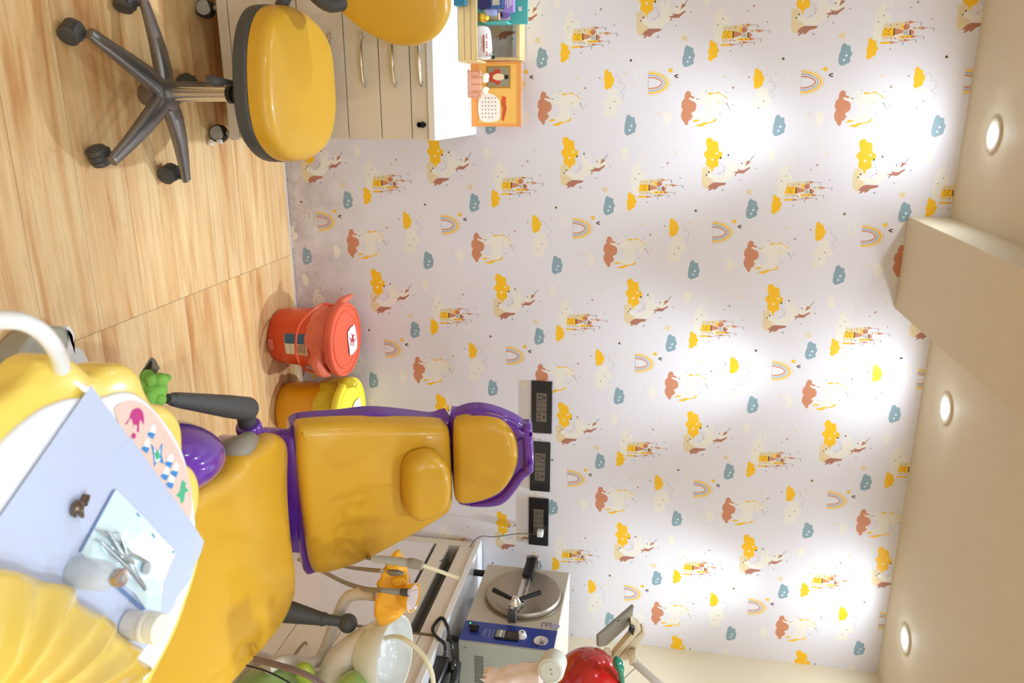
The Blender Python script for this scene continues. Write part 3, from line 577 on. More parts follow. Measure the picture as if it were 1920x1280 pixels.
# ------------------------------------------------------------------ waste bins
def bin_(x, y, col, liner, lidc, label, lname, red):
    t = thing('pedal_free_bin' if 0 else 'waste_bin', label, 'bin', (x, y, 0)); M = Matrix.Translation((x, y, 0))
    b = B(); b.lathe([(.098, 0), (.107, .004), (.112, .02), (.118, .12), (.124, .235), (.124, .25), (.119, .25), (.116, .2), (.1, .01)], M, 48); b.put('bucket', col, t)
    rnd = random.Random(3 if red else 8); b = B(); prev = None; n = 72
    for k, (r, z) in enumerate(((.126, .262), (.134, .252), (.138, .235), (.137, .212), (.135, .19), (.1315, .176))):
        rg = []
        for i in range(n):
            a = 2*PI*i/n; q = noise.noise(Vector((math.cos(a)*3, math.sin(a)*3, z*14+(5 if red else 0))))*.012+noise.noise(Vector((math.cos(a)*9, math.sin(a)*9, z*30)))*.007
            wv = .022*noise.noise(Vector((math.cos(a)*2, math.sin(a)*2, 7))) if k > 3 else 0
            rg.append(((r+max(q, -.004))*math.cos(a)+x, (r+max(q, -.004))*math.sin(a)+y, z+wv))
        rg = b.ring(rg)
        if prev: b.bridge(prev, rg)
        prev = rg
    if red: # the knotted corner of the bag
        b.tube([(x-.115, y+.01, .25), (x-.15, y+.02, .275), (x-.168, y+.03, .30), (x-.175, y+.035, .315)], [.022, .018, .010, .003], n=10)
        b.tube([(x+.02, y-.128, .236), (x+.06, y-.138, .22), (x+.1, y-.118, .225), (x+.125, y-.08, .24)], [.012, .024, .025, .012], n=12)
    else: b.tube([(x-.13, y-.03, .262), (x-.142, y-.03, .285), (x-.135, y-.02, .31), (x-.12, y-.01, .32)], [.02, .022, .02, .006], n=10)
    b.put('bag_liner', liner, t, smooth=25)
    Mt = M @ Matrix.Rotation(.03, 4, 'X')
    b = B(); b.lathe([(.13, .262), (.148, .266), (.15, .272), (.15, .286), (.146, .293), (.138, .294), (.134, .288), (.118, .288), (.115, .293), (.108, .293), (.104, .289), (.04, .292), (0, .293)], Mt, 56); b.put('lid', lidc, t)
    Ms = Mt @ Matrix.Translation((.012, .045, .2965)) @ Matrix.Rotation(.15 if red else .05, 4, 'Z'); b = B()
    b.poly([Ms @ Vector((u, v, .0005)) for u, v in smoothloop([(-.046, -.03), (.02, -.036), (.056, -.034), (.058, .022), (.036, .042), (-.04, .042), (-.05, .028)], 2)]); b.mi = 1
    if red: # biohazard trefoil
        for k in range(3):
            a = PI/2+k*2*PI/3; cx_, cy_ = .017*math.cos(a), .017*math.sin(a)
            arc = [(cx_+.0125*math.cos(a+s_), cy_+.0125*math.sin(a+s_)) for s_ in [(.55+5.18*i/14) for i in range(15)]]
            b.tube([Ms @ Vector((u, v, .0018)) for u, v in arc], [.0006+.0018*abs(math.sin(PI*i/14))**.5*(1) for i in range(15)][::1], n=6, sm=1)
        b.tube([Ms @ Vector((.009*math.cos(2*PI*i/16), .009*math.sin(2*PI*i/16), .0018)) for i in range(17)], .001, n=6, sm=1)
    else:
        for k in range(3):
            a = PI/2+k*2*PI/3; b.tube([Ms @ Vector((.012*math.cos(a)+.01*math.cos(s_), .012*math.sin(a)+.01*math.sin(s_), .0015)) for s_ in [2*PI*i/10 for i in range(11)]], .0007, n=5, sm=1)
    b.put('lid_sticker', [mat('sticker_white', (244, 240, 238), .4), mat('biohazard_red', (200, 36, 50), .4) if red else mat('sticker_faint', (242, 226, 120), .4)], t, smooth=None)
    if red:
        b = B(); b.tube([(x-.124, y+.02, .25), (x-.15, y-.05, .215), (x-.10, y-.135, .165), (x-.02, y-.165, .15), (x+.06, y-.155, .155), (x+.118, y-.09, .185), (x+.128, y-.02, .245)], .0045, n=10); b.put('handle', col, t)
        def cylpatch(a0, a1, z0, z1, off=.0012):
            rr = lambda z: .112+(z-.02)*.06+off; n = 6; P = []
            for i in range(n+1): a = a0+(a1-a0)*i/n; P.append((x+rr(z0)*math.cos(a), y+rr(z0)*math.sin(a), z0))
            for i in range(n+1): a = a1+(a0-a1)*i/n; P.append((x+rr(z1)*math.cos(a), y+rr(z1)*math.sin(a), z1))
            return P
        b = B(); NQ = 8
        def patch(a0, a1, z0, z1, mi, off=.0012):
            b.mi = mi
            for i in range(NQ): b.poly(cylpatch(a0+(a1-a0)*i/NQ, a0+(a1-a0)*(i+1)/NQ, z0, z1, off))
        patch(-1.95, -1.22, .078, .175, 0); patch(-1.95, -1.62, .08, .173, 1, .0018); patch(-1.6, -1.25, .083, .100, 2, .0018); patch(-1.6, -1.25, .105, .122, 2, .0018)
        for k in range(5): patch(-1.6, -1.3, .13+k*.008, .133+k*.008, 3, .0018)
        b.put('body_label', [mat('label_kraft', (222, 188, 150), .5), mat('label_blue', (60, 104, 140), .5), mat('label_white', (232, 226, 214), .5), mat('label_ink', (90, 80, 70), .5)], t, smooth=None)
        b = B(); b.mi = 0
        for i in range(4): b.poly(cylpatch(-1.72+i*.1, -1.62+i*.1, .006, .03, .002))
        b.put('pink_tag', mat('pink_tag', (236, 120, 106), .5), t, smooth=None)
bin_(.898, 2.838, mat('bin_orange_red', (222, 74, 30), .3, coat=.2), mat('liner_red', (236, 122, 92), .22, alpha=.93, bump=.9, bscale=22), mat('lid_red', (228, 98, 68), .32), 'orange-red bucket bin with a knotted red liner and biohazard sticker on its lid', 'liner', True)
bin_(1.216, 2.842, mat('bin_amber', (238, 168, 12), .3, coat=.2), mat('liner_yellow', (222, 196, 50), .2, alpha=.93, bump=.9, bscale=18), mat('lid_lemon', (250, 226, 66), .3), 'amber yellow bucket bin with a lemon lid, between the red bin and the chair', 'liner', False)
# ------------------------------------------------------------------ dental chair
def build_chair():
    t = thing('dental_chair', 'child dental chair with yellow cushions, purple shells and charcoal armrests', 'dental chair', (1.0, 1.5, 0))
    SR = Vector((.98, .2, 0)).normalized()
    # seat
    M = frame((1.1, 1.55, .52), (1, 0, 0), (0, 1, 0))
    px = [(514, 812), (537, 818), (549, 840), (555, 900), (560, 980), (561, 1060), (553, 1112), (533, 1152), (508, 1188), (470, 1238), (432, 1290), (360, 1370), (260, 1400), (200, 1330), (190, 1200), (230, 1070), (300, 985), (352, 945), (378, 913), (412, 892), (434, 872), (444, 853), (470, 838), (495, 820)]
    o = outline(px, M, 0, 3, 120); c = centroid(o)
    def hf(x, y):
        u = (x-c[0]-.02)/.26; v = (y+.05)/.3
        return .028*min(1.4, u*u)-.01+.012*math.sin(v*3.2)
    b = B(); b.pad(o, M, -.10, 0, r=.035, bulge=.0, hf=hf, n=12); b.put('seat', YEL, t)
    b = B(); b.pad(inset(o, .012), M, -.15, -.085, r=.02, bulge=0); b.put('seat_shell', PUR, t)
    # backrest, leaning away from the viewer
    UB = Vector((-.06, .25, .37)).normalized(); O = Vector((1.075, 1.86, .55)); MB = frame(O, SR, UB)
    o = outline([(556, 812), (560, 801), (590, 797), (640, 794), (700, 793), (780, 794), (832, 797), (843, 805), (846, 830), (848, 870), (850, 925), (848, 948), (838, 962), (800, 986), (740, 1020), (680, 1052), (625, 1071), (596, 1075), (584, 1066), (576, 1030), (567, 960), (559, 880)], MB, -.015, 3, 110)
    b = B(); b.pad(o, MB, -.075, .0, r=.03, bulge=.016, n=9); b.put('backrest', YEL, t)
    o = outline([(545, 815), (550, 798), (575, 791), (640, 786), (700, 779), (760, 783), (820, 790), (842, 783), (850, 800), (848, 930), (832, 950), (740, 1005), (640, 1055), (595, 1075), (572, 1078), (562, 1030), (553, 940), (547, 870)], MB, -.05, 3, 110)
    b = B(); b.pad(o, MB, -.12, -.045, r=.022, bulge=0); b.put('backrest_shell', PUR, t)
    # small neck pillow
    o = outline([(760, 880), (766, 865), (785, 853), (810, 850), (830, 861), (842, 885), (843, 920), (832, 950), (803, 968), (780, 972), (763, 960), (758, 930), (758, 902)], MB, .05, 3, 70)
    b = B(); b.pad(o, MB, .004, .085, r=.034, bulge=.004); b.put('neck_pillow', YEL, t)
    # headrest
    MH = frame((1.0, 2.10, .93), SR, Vector((-.02, .10, .5)))
    o = outline([(849, 806), (856, 795), (880, 790), (915, 789), (944, 797), (962, 815), (971, 845), (970, 875), (958, 903), (938, 926), (905, 942), (873, 948), (857, 944), (851, 930), (849, 870)], MH, 0, 3, 90)
    b = B(); b.pad(o, MH, -.06, .006, r=.028, bulge=.012); b.put('headrest', YEL, t)
    hs = [(843, 784), (856, 775), (882, 767), (912, 768), (945, 778), (972, 791), (985, 800), (993, 797), (998, 805), (999, 825), (1001, 852), (999, 874), (993, 884), (985, 888), (972, 906), (950, 932), (915, 945), (860, 945), (848, 900)]
    o = outline(hs, MH, -.05, 3, 110); b = B(); b.pad(o, MH, -.10, -.035, r=.025, bulge=0)
    # raised lip of the shell wrapping the cushion
    top = [q for q in o]
    lip = [MH @ Vector((x, y, -.035)) for x, y in inset(o, .016)]; ys = [(MH.inverted() @ p).y for p in lip]
    path = [p for p, y in zip(lip, ys) if y > .02]
    k0 = max(range(len(lip)), key=lambda i: (lip[i]-lip[i-1]).length if ys[i] > .02 and ys[i-1] <= .02 else -1)
    path = [lip[(k0+i) % len(lip)] for i in range(len(lip)) if ys[(k0+i) % len(lip)] > .02]
    pp = path[::2]; b.tube(pp, [.004+.012*min(1, min(i, len(pp)-1-i)/5) for i in range(len(pp))], n=12, sm=3)
    for x, y in ((989, 801), (992, 879)): b.ell(tuple(pt(x, y, Y=2.16)), .016, .016, .014)
    b.put('headrest_shell', PUR, t)
    b = B(); b.cyl(tx(MH @ Vector((0, -.06, -.07))), tx(MH @ Vector((0, .03, -.07))), .02); b.put('headrest_post', CHR, t)
    # joint between seat and backrest
    b = B(); b.box(.92, 1.28, 1.84, 1.95, .36, .465, .03, seg=4); b.box(-.215, .225, -.03, .03, -.06, .075, .02, M=frame((1.09, 1.925, .46), SR, (-.2, .98, 0)), seg=4); b.put('hinge_cover', PUR, t)
    # left armrest
    P0 = pt(474, 812, Y=1.77); P1 = pt(463, 792, Y=1.75); P2 = pt(462, 766, Y=1.73); P3 = pt(322, 748, Y=1.46)
    b = B(); b.cyl(P0+Vector((.03, .0, .0)), P1.lerp(P0, .1), .034, .034, bev=.008); b.box(P0.x+.0, P0.x+.14, 1.71, 1.83, P0.z-.03, P0.z+.03, .022, seg=4); b.put('armrest_bracket', PUR, t)
    b = B(); b.tube([tx(P0), tx(P1), tx(P2)], [.024, .0235, .025], n=20); b.ell(tx(P2), .031, .033, .031)
    D = P3-P2; b.tube([tx(P2-D*.03), tx(P2), tx(P2+D*.3), tx(P2+D*.7), tx(P3-D*.04), tx(P3), tx(P3+D*.05)], [.018, .031, .0285, .0215, .0165, .0125, .011], n=20); b.put('armrest', DGR, t, label='charcoal armrest on the left, hanging low and tapering to its tip')
    # right armrest: flared arm with a ball end
    A = pt(520, 1142, Y=1.76); Bq = pt(604, 1160, Y=1.78); Cq = pt(628, 1163, Y=1.79); Dq = pt(652, 1168, Y=1.80)
    b = B(); b.tube([tx(A), tx(Bq)], [.036, .0185], n=24, sm=1); b.tube([tx(Bq-(Bq-A)*.02), tx(Bq), tx(Bq+(Cq-Bq)*.35)], [.0195, .0205, .018], n=24, sm=1); b.tube([tx(Bq), tx(Cq), tx(Dq)], [.016, .015, .014], n=20); b.ell(tx(Dq), .0275, .0275, .0275); b.put('armrest', DGR, t, label='charcoal armrest on the right with a ball end')
    # purple base dome and column
    c = pt(352, 850, Y=1.46)
    b = B(); b.ell((c.x-.01, c.y-.06, c.z-.05), .088, .17, .15, Matrix.Rotation(-.25, 4, 'Z'), n=40, m=22); b.put('base_dome', PUR, t)
    m = pt(346, 829, Y=1.33); b = B()
    b.tube([tx(pt(x, y, Y=1.40)) for x, y in ((344, 829), (347, 827), (350, 829), (347, 832), (342, 834))], .0012, n=6); b.put('base_emblem', mat('emblem_gold', (205, 190, 150), .35), t)
    b = B(); p0 = pt(452, 838, Y=1.62); b.tube([tx(pt(400, 868, Y=1.62)), tx(pt(425, 853, Y=1.63)), tx(p0), tx(pt(466, 826, Y=1.70))], [.05, .04, .03, .025], n=20); b.put('bellows', mat('bellows_taupe', (150, 140, 122), .55, bump=.3, bscale=20), t)
    b = B(); b.box(.86, 1.16, 1.36, 1.78, .0, .06, .02, seg=3); b.box(.90, 1.14, 1.46, 1.76, .05, .40, .03, seg=3); b.put('pedestal', PUR, t)
    # hoses' own bracket is on the unit
build_chair()
# plush toy on the tip of the armrest
def build_plush():
    c = pt(291, 728, Y=1.42); GP = mat('green_plush', (122, 178, 74), .9, var=.25, vscale=40, bump=.8, bscale=90)
    t = thing('plush_toy', 'small green plush toy with rounded petals on the armrest tip', 'toy', c)
    def at(x, y, Y=1.42): return tx(pt(x, y, Y=Y))
    b = B(); b.ell(at(289, 730), .027, .026, .028); b.put('body', GP, t)
    for x, y, rx, rz, Y in ((277, 707, .018, .017, 1.42), (285, 712, .015, .013, 1.40), (300, 712, .016, .018, 1.41), (309, 709, .009, .013, 1.42), (298, 748, .015, .016, 1.41), (283, 744, .018, .014, 1.40), (272, 722, .015, .012, 1.41)):
        b = B(); b.ell(at(x, y, Y), rx, .014, rz); b.put('petal', GP, t)
    b = B(); q = [(265, 697), (281, 672), (288, 676), (297, 693), (290, 704), (268, 706)]; M = frame(pt(280, 690, Y=1.43), (1, 0, 0), (0, .3, 1)); o = outline(q, M, 0, 1); b.prism(o, M, -.012, .006, .0015)
    b.mi = 1; o2 = outline([(269, 696), (282, 676), (286, 677), (284, 690), (272, 700)], M, .0066, 1); b.poly([M @ Vector((x, y, .0068)) for x, y in o2]); b.put('fabric_strap', [mat('taupe_fabric', (120, 106, 92), .8), BLK], t)
build_plush()
# ------------------------------------------------------------------ delivery tray
ZT = .90
def build_tray():
    CY = mat('cloud_yellow', (251, 216, 98), .22, coat=.4)
    c = pt(100, 950, z=ZT); t = thing('delivery_tray', 'cloud-shaped yellow and white instrument tray in the foreground', 'tray', (c.x, c.y, ZT-.05))
    M = frame((c.x, c.y, ZT), (1, 0, 0), (0, 1, 0))
    rim = [(-30, 762), (0, 747), (31, 727), (50, 703), (76, 676), (106, 665), (134, 671), (155, 687), (175, 702), (194, 689), (219, 682), (244, 685), (262, 702), (272, 730), (287, 755), (312, 760), (331, 777), (341, 805), (343, 846), (349, 866), (363, 878), (373, 902), (374, 939), (366, 975), (371, 1010), (374, 1046), (366, 1080), (352, 1124), (330, 1185), (300, 1245), (270, 1300), (200, 1400), (50, 1480), (-130, 1400), (-200, 1000), (-120, 820)]
    b = B(); b.pad(outline(rim, M, 0, 4, 200), M, -.045, .004, r=.012, bulge=0); b.put('cloud_rim', CY, t)
    dish = [(0, 838), (19, 815), (47, 790), (81, 766), (109, 754), (141, 746), (194, 744), (225, 735), (250, 736), (272, 749), (297, 774), (325, 811), (344, 849), (356, 892), (363, 935), (369, 1000), (369, 1046), (361, 1084), (347, 1124), (330, 1172), (300, 1235), (262, 1290), (180, 1370), (50, 1440), (-100, 1300), (-110, 1000)]
    b = B(); b.pad(outline(dish, M, .008, 4, 200), M, -.01, .0085, r=.004, bulge=0); b.put('dish', mat('tray_white', (240, 240, 240), .2, coat=.3), t)
    lab = [(214, 770), (225, 755), (243, 750), (268, 757), (290, 777), (312, 808), (331, 840), (346, 873), (355, 905), (359, 940), (356, 968), (340, 990), (300, 930), (262, 870), (232, 815)]
    b = B(); PK = mat('control_panel_blush', (236, 202, 186), .35); o = outline(lab, M, .009, 4, 80); b.prism(o, M, .0075, .0098)
    K = 3.2; ox, oy = 0, 580
    def dec(mi, pts, sm=3, h=.0101):
        b.mi = mi; o = outline([(ox+x/K, oy+y/K) for x, y in pts], M, h, sm); b.poly([M @ Vector((x, y, h)) for x, y in o])
    dec(1, [(800, 600), (830, 590), (855, 610), (865, 660), (860, 690), (845, 660), (835, 690), (835, 735), (820, 730), (825, 700), (805, 690), (795, 720), (800, 690), (785, 650), (765, 685), (750, 690), (775, 655), (785, 620)], 2)
    dec(1, [(795, 740), (815, 745), (815, 770), (795, 775), (788, 758)], 1)
    for x, y in ((910, 740), (875, 825), (1015, 915), (990, 990), (1048, 970), (1022, 1040)):
        dec(2, [(x-28, y+5), (x-8, y-5), (x+22, y+5), (x+8, y+38), (x-18, y+22)], 1); dec(3, [(x-12, y-8), (x+5, y-50), (x+24, y-40), (x+20, y)], 2)
    dec(2, [(905, 805), (945, 850), (975, 800), (970, 870), (985, 930), (945, 905), (925, 945), (920, 880)], 1); dec(3, [(922, 830), (945, 858), (962, 825), (962, 905), (930, 915)], 1, .0103); dec(4, [(925, 862), (950, 845), (965, 885), (940, 905)], 1, .0105)
    dec(4, [(1095, 1020), (1120, 1045), (1110, 1060), (1132, 1085), (1110, 1100), (1105, 1150), (1085, 1165), (1080, 1130), (1055, 1115), (1080, 1090), (1085, 1050)], 1)
    b.put('control_panel', [PK, mat('icon_magenta', (198, 44, 130), .4), mat('icon_blue', (52, 140, 206), .4), mat('icon_white', (240, 246, 244), .4), mat('icon_green', (72, 184, 136), .4)], t, smooth=None)
    b = B(); h = .945; pts_ = [(-60, 598), (-20, 600), (15, 600), (45, 604), (75, 620), (98, 645), (112, 672), (116, 690)]
    b.tube([tx(pt(x, y, z=h-.03*max(0, (y-640)/50))) for x, y in pts_], .0083, n=20); b.put('tray_handle', WPL, t)
    # shell-shaped fluted hood rising in front
    apex = pt(-60, 1400, z=1.0); 
    edge = [(-60, 1070), (0, 1067), (40, 1072), (70, 1082), (95, 1092), (125, 1096), (150, 1106), (156, 1128), (180, 1144), (205, 1155), (224, 1170), (227, 1186), (250, 1202), (275, 1217), (265, 1233), (281, 1244), (291, 1256), (276, 1275), (285, 1310), (262, 1350), (240, 1400)]
    E_ = [pt(x, y, z=.935) for x, y in edge]; n = len(E_); S = 8; R = []
    for i in range((n-1)*S+1):
        k, f = divmod(i, S); k = min(k, n-2) if i < (n-1)*S else n-2; f = f/S if i < (n-1)*S else 1
        p0, p1, p2, p3 = E_[max(k-1, 0)], E_[k], E_[k+1], E_[min(k+2, n-1)]
        R.append(.5*((2*p1)+(p2-p0)*f+(2*p0-5*p1+4*p2-p3)*f*f+(3*p1-p0-3*p2+p3)*f**3))
    b = B(); prev = None; under = None
    for lay in (0, 1):
        rows = []
        for k in range(15):
            s_ = k/14; row = []
            for i, p in enumerate(R):
                ph = i/len(R)*2*PI*7.5; fl = .006*math.cos(ph)*min(1, s_*3+.15)*(1-s_*.4)
                q = p.lerp(apex, s_*.94); z = .93+.055*math.sin(min(1, s_*1.3)*PI/2)+fl-(.004 if lay else 0)
                row.append((q.x, q.y, z))
            rows.append([b.bm.verts.new(v) for v in row])
        for k in range(14):
            for i in range(len(R)-1): b.bm.faces.new((rows[k][i], rows[k][i+1], rows[k+1][i+1], rows[k+1][i]))
        if lay == 0: top0 = rows
        else:
            for i in range(len(R)-1): b.bm.faces.new((top0[0][i], top0[0][i+1], rows[0][i+1], rows[0][i]))
    b.put('shell_hood', CY, t, smooth=60)
    b = B(); e0 = pt(120, 1300, z=ZT-.05); b.box(e0.x-.03, e0.x+.03, e0.y-.03, e0.y+.03, .0, ZT-.04, .01); b.put('support_post', WPL, t)
build_tray()
def flat_at(px, z, sm=1, n=None):
    M = frame((0, 0, z), (1, 0, 0), (0, 1, 0)); return M, outline(px, M, 0, sm, n)
def build_tray_items():
    z0 = ZT+.0112
    # bib
    px = [(170, 722), (220, 791), (275, 866), (330, 941), (382, 1014), (376, 1036), (364, 1060), (357, 1085), (346, 1100), (334, 1114), (322, 1142), (305, 1160), (295, 1180), (280, 1205), (262, 1225), (225, 1240), (150, 1200), (60, 1160), (-20, 1120), (-70, 1063), (0, 967), (85, 845)]
    M, o = flat_at(px, z0)
    b = B(); b.prism(o, M, 0, .0006)
    b.mi = 1
    BIB = mat('lilac_bib', (196, 203, 226), .75, bump=.15, bscale=300)
    for k in range(10):     # embossed ribs along the far edge
        a = pt(242-k*4.6+2, 822+k*3.4, z=z0); c = pt(372-k*5.2, 1000+k*4.2, z=z0)
        b.mi = 0; b.tube([(a.x, a.y, z0+.0006), (c.x, c.y, z0+.0006)], .0007, n=6, sm=1)
    tag(b.put('paper_bib', [BIB], smooth=None), 'pale lilac paper bib spread over the foreground tray', 'paper sheet')
    z1 = z0+.0016
    M, o = flat_at([(216, 917), (222, 921), (262, 962), (290, 992), (327, 1033), (318, 1060), (305, 1095), (301, 1146), (272, 1140), (252, 1112), (205, 1075), (150, 1036), (152, 1026), (180, 978)], z1)
    b = B(); b.prism(o, M, 0, .0006); b.mi = 1
    o2 = flat_at([(216, 917), (152, 1034), (147, 1034), (211, 919)], z1)[1]; b.poly([M @ Vector((x, y, .0007)) for x, y in o2])
    o2 = flat_at([(206, 1082), (272, 1140), (266, 1145), (198, 1085)], z1)[1]; b.poly([M @ Vector((x, y, .0007)) for x, y in o2])
    b.mi = 2
    for q in ([(253, 961), (257, 961), (262, 968), (258, 968)], [(282, 1000), (286, 999), (291, 1007), (287, 1008)], [(321, 1033), (326, 1031), (325, 1037), (321, 1037)]): o2 = flat_at(q, z1)[1]; b.poly([M @ Vector((x, y, .0009)) for x, y in o2])
    tag(b.put('sterilisation_pouch', [mat('pouch_film', (220, 240, 244), .12, coat=.8, bump=.4, bscale=40), mat('pouch_seal', (98, 128, 178), .4), mat('pouch_print', (70, 150, 200), .4)], smooth=None), 'clear pale-blue sterilisation pouch holding instruments, on the lilac bib', 'pouch')
    STL = mat('steel', (186, 194, 196), .36, metal=1)
    z2 = z1+.0045
    def P(x, y, dz=0): p = pt(x, y, z=z2+dz); return (p.x, p.y, p.z)
    def C6(x, y): return (x/3.2, 880+y/3.2)
    def line(name, label, pts, r):
        b = B(); b.tube([P(*C6(x, y), dz) for x, y, dz in pts], r, n=8, sm=4); return b
    b = line('', '', [(575, 360, 0), (650, 400, 0), (720, 450, 0), (780, 500, 0), (850, 535, 0), (890, 555, 0)], [.0008, .0022, .003, .0026, .0022, .0016]); 
    o_ = tag(b.put('dental_mirror', STL), 'thin steel dental mirror lying diagonally in the pouch', 'dental instrument')
    b = B(); c = pt(*C6(878, 590), z=z2); b.lathe([(.0001, 0), (.008, 0), (.008, .0012), (.0001, .0012)], Matrix.Translation(c), 24); b.put('mirror_head', STL, o_)
    b = line('', '', [(570, 425, 0), (600, 432, 0), (640, 465, .002), (720, 540, .004), (790, 610, .004), (840, 670, .003), (870, 720, .002)], [.0006, .0012, .0024, .003, .003, .0028, .0022]); tag(b.put('tweezers', STL), 'steel tweezers with curved tips crossing the mirror in the pouch', 'dental instrument')
    b = line('', '', [(680, 378, .002), (712, 380, .003), (740, 440, .005), (765, 520, .006), (800, 600, .006), (830, 660, .005), (868, 708, .003)], [.0006, .0008, .0018, .0026, .0028, .0026, .0022]); tag(b.put('dental_probe', STL), 'steel probe with a bent tip beside the tweezers in the pouch', 'dental instrument')
    b = line('', '', [(620, 375, .001), (655, 375, .002), (690, 430, .007), (735, 500, .009), (800, 560, .009)], [.0006, .0009, .0018, .0026, .002]); tag(b.put('explorer', STL), 'short steel explorer with a hooked end crossing over the mirror', 'dental instrument')
    # small metal clamp on the bib
    c = z0+.004; b = B(); Q = lambda x, y, dz=0: (lambda p: (p.x, p.y, p.z))(pt(*C6(x, y), z=c+dz))
    b.tube([Q(520, 150), Q(510, 180), Q(495, 205)], [.004, .0045, .004], n=8); b.tube([Q(495, 205), Q(470, 210, .003), Q(450, 235, .002), Q(440, 262), Q(455, 285)], [.004, .005, .0045, .003, .001], n=8); b.tube([Q(495, 215, .003), Q(480, 240, .004), Q(488, 270, .002), Q(500, 288)], [.003, .004, .003, .001], n=8); b.tube([Q(510, 205, .002), Q(522, 212, .003)], .002, n=6)
    tag(b.put('bib_clip', mat('brown_steel', (128, 110, 96), .3, metal=.9)), 'small brown metal clip lying alone on the lilac bib', 'clip')
    # glass vial
    v = pt(136, 1072, z=z0); t = thing('glass_vial', 'small clear glass vial with a crimped stopper standing on the bib', 'vial', (v.x, v.y, z0+.0007)); M = Matrix.Translation((v.x, v.y, z0+.0007))
    GL = mat('clear_glass', (232, 236, 240), .05, alpha=.32, coat=1)
    b = B(); b.lathe([(.0001, 0), (.0145, 0), (.0165, .002), (.0165, .034), (.014, .042), (.008, .047), (.0075, .052), (.0065, .052), (.0068, .047), (.0125, .041), (.015, .033), (.015, .003), (.0001, .0022)], M, 40, caps=False); b.put('glass_body', GL, t)
    b = B(); b.lathe([(.0001, .0025), (.0147, .0025), (.0147, .013), (.0001, .013)], M, 32, caps=False); b.put('liquid', mat('clear_liquid', (225, 230, 238), .05, alpha=.25), t)
    b = B(); b.lathe([(.0095, .0505), (.0098, .0515), (.0098, .058), (.009, .0592), (.0045, .0595), (.004, .0588), (.0001, .0588)], M, 32); b.mi = 1; b.lathe([(.0001, .0589), (.0042, .0597)], M, 20); b.put('crimp_cap', [mat('rose_steel', (190, 172, 166), .25, metal=.8), GPL], t)
    # cotton/gel jar
    v = pt(236, 1170, z=z0); t = thing('plastic_jar', 'translucent off-white jar with a ribbed cream screw cap, beside the yellow hood', 'jar', (v.x, v.y, z0+.0007)); M = Matrix.Translation((v.x, v.y, z0+.0007))
    b = B(); b.lathe([(.0001, 0), (.014, 0), (.0165, .002), (.0168, .018), (.0165, .020), (.0168, .022), (.0165, .026)], M, 36); b.put('jar_body', mat('frosted_plastic', (226, 218, 208), .3), t)
    b = B(); pr = [(.0172, .024), (.0182, .025), (.0182, .029), (.0165, .0295), (.0165, .032), (.0178, .0325), (.0178, .044), (.0165, .0455), (.0001, .0455)]; b.lathe(pr, M, 40); b.put('screw_cap', mat('cream_cap', (240, 232, 216), .4), t)
build_tray_items()
# foot control on the floor under the tray
def build_foot_control():
    M = frame((0, 0, .07), (1, 0, 0), (0, 1, 0)); c = pt(90, 655, z=.0)
    t = thing('foot_control', 'grey foot pedal with a white lip on the wood floor under the tray', 'pedal', (c.x, c.y, 0))
    o = outline([(38, 660), (55, 635), (85, 614), (120, 613), (132, 624), (128, 650), (118, 680), (95, 702), (55, 702), (38, 688)], M, 0, 3, 70)
    b = B(); b.pad(o, M, -.0695, 0, r=.012, bulge=.004); b.put('pedal_body', mat('foot_grey', (172, 168, 152), .4), t)
    o = outline([(118, 613), (128, 612), (138, 628), (138, 648), (150, 652), (162, 668), (166, 688), (155, 705), (120, 705), (112, 690), (125, 655), (130, 628)], M, 0, 3, 70)
    b = B(); b.pad(o, M, -.0695, .006, r=.01, bulge=0); b.put('pedal_lip', WPL, t)
    for y0 in (691, 722):
        b = B(); b.tube([tx(pt(60, y0-12, z=.03)), tx(pt(30, y0-1, z=.012)), tx(pt(0, y0-1, z=.012)), tx(pt(-60, y0-4, z=.012))], .0085, n=12); b.put('hose', mat('olive_hose', (98, 88, 62), .5), t)
build_foot_control()
